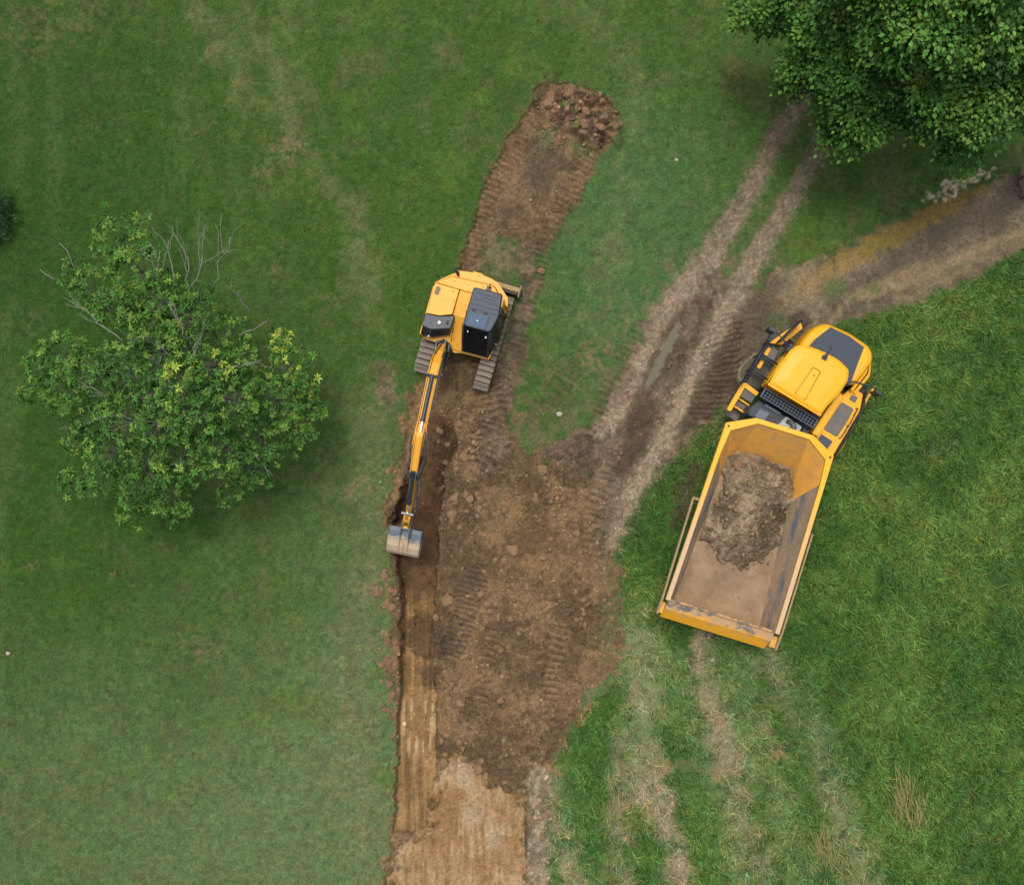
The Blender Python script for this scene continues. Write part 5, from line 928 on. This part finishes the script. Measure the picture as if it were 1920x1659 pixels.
z7 = [(605, 40, 25), (650, 140, 25), (345, 170, 25), (460, 575, 28), (435, 545, 20), (480, 650, 28), (710, 630, 22), (1145, 635, 22), (1130, 185, 16), (385, 985, 32), (480, 870, 20), (600, 970, 20), (625, 1060, 25), (980, 1000, 28), (935, 960, 14), (840, 1140, 20), (850, 1190, 25), (850, 1270, 20), (970, 1275, 22), (945, 1390, 18), (590, 1020, 28), (380, 855, 25), (20, 30, 30), (100, 110, 30), (110, 600, 30), (90, 545, 25), (80, 420, 25), (120, 310, 20), (75, 310, 20)]
CL = [(700 + x / 3.457, 760 + y / 3.457, r_ / 3.457) for x, y, r_ in z6] + [(700 + x / 2.967, 1100 + y / 2.967, r_ / 2.967) for x, y, r_ in z7] + [(1030, 198, 11), (1040, 203, 8), (1015, 508, 9), (1110, 290, 7)]
rc_ = random.Random(5)
for n_, (xa, xb, ya, yb), (ra, rb_) in ((26, (832, 900, 770, 980), (4, 9)), (16, (712, 735, 990, 1330), (4, 8)), (30, (860, 1130, 870, 1240), (3.5, 7)), (12, (1000, 1040, 850, 990), (4, 8)), (14, (822, 870, 1230, 1420), (4, 8)), (10, (990, 1025, 1450, 1640), (4, 7)), (18, (1020, 1150, 170, 265), (4, 9)), (14, (1085, 1150, 1000, 1240), (4, 7))):
    for _ in range(n_): CL.append((rc_.uniform(xa, xb), rc_.uniform(ya, yb), rc_.uniform(ra, rb_)))
first = True
for i, (x, y, r_) in enumerate(CL):
    left = x < 742; me = (base_r[i % 5] if left else base_m[i % 7])
    o = bpy.data.objects.new('soil_clod', me); COL.objects.link(o); o['category'] = 'soil clod'
    rm = r_ / S * .95; o.location = (W(x, y).x, W(x, y).y, gz(x, y) + rm * .18); o.rotation_euler = (rc_.uniform(-.3, .3), rc_.uniform(-.3, .3), rc_.uniform(0, 6.28)); o.scale = (rm * rc_.uniform(.85, 1.2), rm * rc_.uniform(.75, 1.05), rm * rc_.uniform(.55, .8))
    if left: g, l = 'reddish clods along the left edge of the trench', 'reddish soil clod fallen on the grass along the left edge of the trench'
    elif y < 320: g, l = 'clods on the far sod heap', 'brown clod lying on the sod heap at the top of the stripped ground'
    elif y < 560: g, l = 'clods beside the stripped strip', 'brown clod at the edge of the stripped strip behind the excavator'
    elif y < 1010 and x < 910: g, l = 'clods on the right bank of the trench', 'brown soil clod on the right bank of the trench beside the excavator arm'
    elif y < 1245: g, l = 'clods scattered over the dug soil', 'brown soil clod scattered on the bare dug soil between trench and dump truck'
    elif y < 1440 or x < 980: g, l = 'clods near the clay bench', 'brown soil clod on the soil edge next to the orange clay bench'
    else: g, l = 'clods along the right side of the clay bench', 'brown clod on the pale rubble strip right of the orange clay bench'
    if abs(r_ - 55 / 3.457) < .01: l = 'largest pale clod, on the right edge of the trench below the bucket'; g = None
    elif abs(r_ - 50 / 3.457) < .01: l = 'big rounded clod alone in the middle of the bare soil'; g = None
    elif abs(x - 1030) < .1: l = 'big pale brown clod at the left end of the sod heap'; g = None
    elif (x, y) == (1015, 508): l = 'lone mud clod right behind the excavator on the strip edge'; g = None
    elif (x, y) == (1110, 290): l = 'small clod at the lower right corner of the sod heap'; g = None
    elif (x, y) == (1040, 203): l = 'smaller pale clod touching the big one on the sod heap'; g = None
    o['label'] = l
    if g: o['group'] = g
# crumbs: far too many to count
def scatter(name, n, regions, r0, r1, mat, label, cat):
    bm = bmesh.new(); bmesh.ops.create_icosphere(bm, subdivisions=1, radius=1); bv = np.array([v.co[:] for v in bm.verts]); bf = np.array([[v.index for v in f.verts] for f in bm.faces]); bm.free()
    xs = []; ys = []
    for (xa, xb, ya, yb, w_) in regions:
        k = int(n * w_); xs.append(rng.uniform(xa, xb, k)); ys.append(rng.uniform(ya, yb, k))
    xs = np.concatenate(xs); ys = np.concatenate(ys); reg = at(REG, xs, ys); ok = (reg > 0) | (rng.random(len(xs)) < .12); xs, ys = xs[ok], ys[ok]; n = len(xs)
    r_ = r0 + (r1 - r0) * rng.random(n) ** 2.5; j = bv[None] * (1 + rng.uniform(-.35, .35, (n, len(bv), 1))) * r_[:, None, None] * rng.uniform([.8, .8, .5], [1.2, 1.2, .9], (n, 1, 3))
    P = np.stack([(xs - 960) / S, (829.5 - ys) / S, at(Z, xs, ys) + r_ * .15], -1); V = (j + P[:, None]).reshape(-1, 3); F = (bf[None] + (np.arange(n) * len(bv))[:, None, None]).reshape(-1, 3)
    col = at(C, xs, ys) * rng.uniform(.8, 1.55, (n, 1)); o = npmesh(name, V, F, M['grass'], np.repeat(np.clip(col, 0, .8), len(bv), 0)); tag(o, label, cat, kind='stuff'); return o
scatter('soil_crumbs', 5200, [(740, 1165, 760, 1440, .5), (820, 905, 760, 1000, .12), (706, 740, 900, 1500, .14), (985, 1035, 1440, 1659, .05), (1010, 1060, 850, 960, .03), (1000, 1165, 155, 290, .08), (880, 1130, 280, 520, .03), (1170, 1400, 620, 900, .05)], .012, .075, None, 'loose crumbs of brown soil strewn over the dug ground', 'soil crumbs')
scatter('gravel', 9000, [(1110, 1620, 150, 1040, 1.0)], .010, .026, None, 'fine pale gravel on the two wheel tracks', 'gravel')
for x, y, r_, l in ((1049, 776, 6, 'pale stone on the churned ground right of the excavator'), (1268, 300, 4, 'small pale stone on the lawn left of the gravel track'), (16, 1224, 5, 'pale stone on the lawn at the left edge'), (1336, 1236, 4, 'small white scrap in the grass behind the truck tailgate')):
    o = bpy.data.objects.new('stone', clod_mesh(40 + x, M['stone'])); COL.objects.link(o); rm = r_ / S; o.location = (W(x, y).x, W(x, y).y, gz(x, y) + rm * .5); o.scale = (rm, rm * .8, rm * .6); tag(o, l, 'stone')
# straw-coloured seed stalks in the long grass
n = 420; cx = np.array([1700, 1690, 1712, 1540, 1560, 1600, 1150, 1240]); cy = np.array([1520, 1500, 1530, 1590, 1620, 1640, 1500, 1330]); k = rng.choice(8, n, p=[.2, .16, .12, .18, .12, .1, .06, .06])
px = cx[k] + rng.normal(0, 13, n); py = cy[k] + rng.normal(0, 24, n); P = np.stack([(px - 960) / S, (829.5 - py) / S, at(Z, px, py) + .1], -1); az = rng.normal(math.pi / 2 + .25, .3, n); d = np.stack([np.cos(az), np.sin(az), np.zeros(n)], -1); pr = np.stack([-np.sin(az), np.cos(az), np.zeros(n)], -1) * .007
L = rng.uniform(.3, .75, n)[:, None]; up_ = np.array([0, 0, 1.0]); m_ = P + d * L * .5 + up_ * L * .3; tp = P + d * L + up_ * L * .36
V = np.stack([P - pr, P + pr, m_ - pr, m_ + pr, tp], 1).reshape(-1, 3); b_ = np.arange(n)[:, None] * 5; F = np.concatenate([b_ + np.array([0, 1, 3]), b_ + np.array([0, 3, 2]), b_ + np.array([2, 3, 4])])
cc = np.repeat(np.array(c8(158, 148, 96)) * rng.uniform(.7, 1.2, (n, 1)), 5, 0); o = npmesh('dry_grass', V, F, M['grass'], cc); tag(o, 'straw coloured stalks bent over in the long grass', 'dry grass', kind='stuff')
# crumbs of the load, in the bed
bm = bmesh.new(); bmesh.ops.create_icosphere(bm, subdivisions=1, radius=1); bv = np.array([v.co[:] for v in bm.verts]); bf = np.array([[v.index for v in f.verts] for f in bm.faces]); bm.free()
n = 2600; ex_ = rng.uniform(-1.35, 1.45, n); ey_ = rng.uniform(-2.2, 2.6, n); fi = np.clip(((ex_ - gx_[0]) / (gx_[1] - gx_[0])).astype(int), 0, n_u - 1); fj = np.clip(((ey_ - gy_[0]) / (gy_[1] - gy_[0])).astype(int), 0, n_v - 1)
sdv = sd_[fj, fi]; ok = (rng.random(n) < np.where(sdv > -.02, .42, .55 * np.exp(sdv / .16))) & (np.abs(ex_) < 1.05 + .06 * (2.2 - ey_)); ex_, ey_, sdv, fi, fj = ex_[ok], ey_[ok], sdv[ok], fi[ok], fj[ok]; n = len(ex_)
r_ = .014 + .07 * rng.random(n) ** 3; r_ = np.where(sdv < -.02, r_ * .7, r_); zz = np.where(sdv > -.02, ZL[fj, fi], 1.725 + (2.2 - np.minimum(ey_, 2.2)) * .0215) + r_ * .2
j = bv[None] * (1 + rng.uniform(-.35, .35, (n, len(bv), 1))) * r_[:, None, None] * rng.uniform([.8, .8, .6], [1.2, 1.2, .9], (n, 1, 3)); V = (j + np.stack([ex_, ey_, zz], -1)[:, None]).reshape(-1, 3)
F = (bf[None] + (np.arange(n) * len(bv))[:, None, None]).reshape(-1, 3); cc = np.array(c8(132, 110, 84)) * rng.uniform(.55, 1.35, (n, 1))
o = npmesh('load_crumbs', V, F, M['grass'], np.repeat(cc, len(bv), 0)); o.location = truck.location; o.rotation_euler = truck.rotation_euler; tag(o, 'loose crumbs of soil scattered on and around the heap in the truck bed', 'soil crumbs', kind='stuff')
for bx_, by_, br_, l in ((-.78, 2.05, .19, 'squarish soil block on the front left corner of the load'), (-.62, -.22, .16, 'rounded clod near the rear left of the load'), (-.98, .72, .10, 'small dark clod at the left edge of the load')):
    o = bpy.data.objects.new('soil_clod', base_m[2 if br_ > .18 else 4]); COL.objects.link(o); a_ = truck.rotation_euler.z
    o.location = (truck.location.x + bx_ * math.cos(a_) - by_ * math.sin(a_), truck.location.y + bx_ * math.sin(a_) + by_ * math.cos(a_), 2.02 if br_ > .11 else 1.84); o.scale = (br_, br_, br_ * .7); o.rotation_euler = (0, 0, a_ + .1); tag(o, l, 'soil clod')
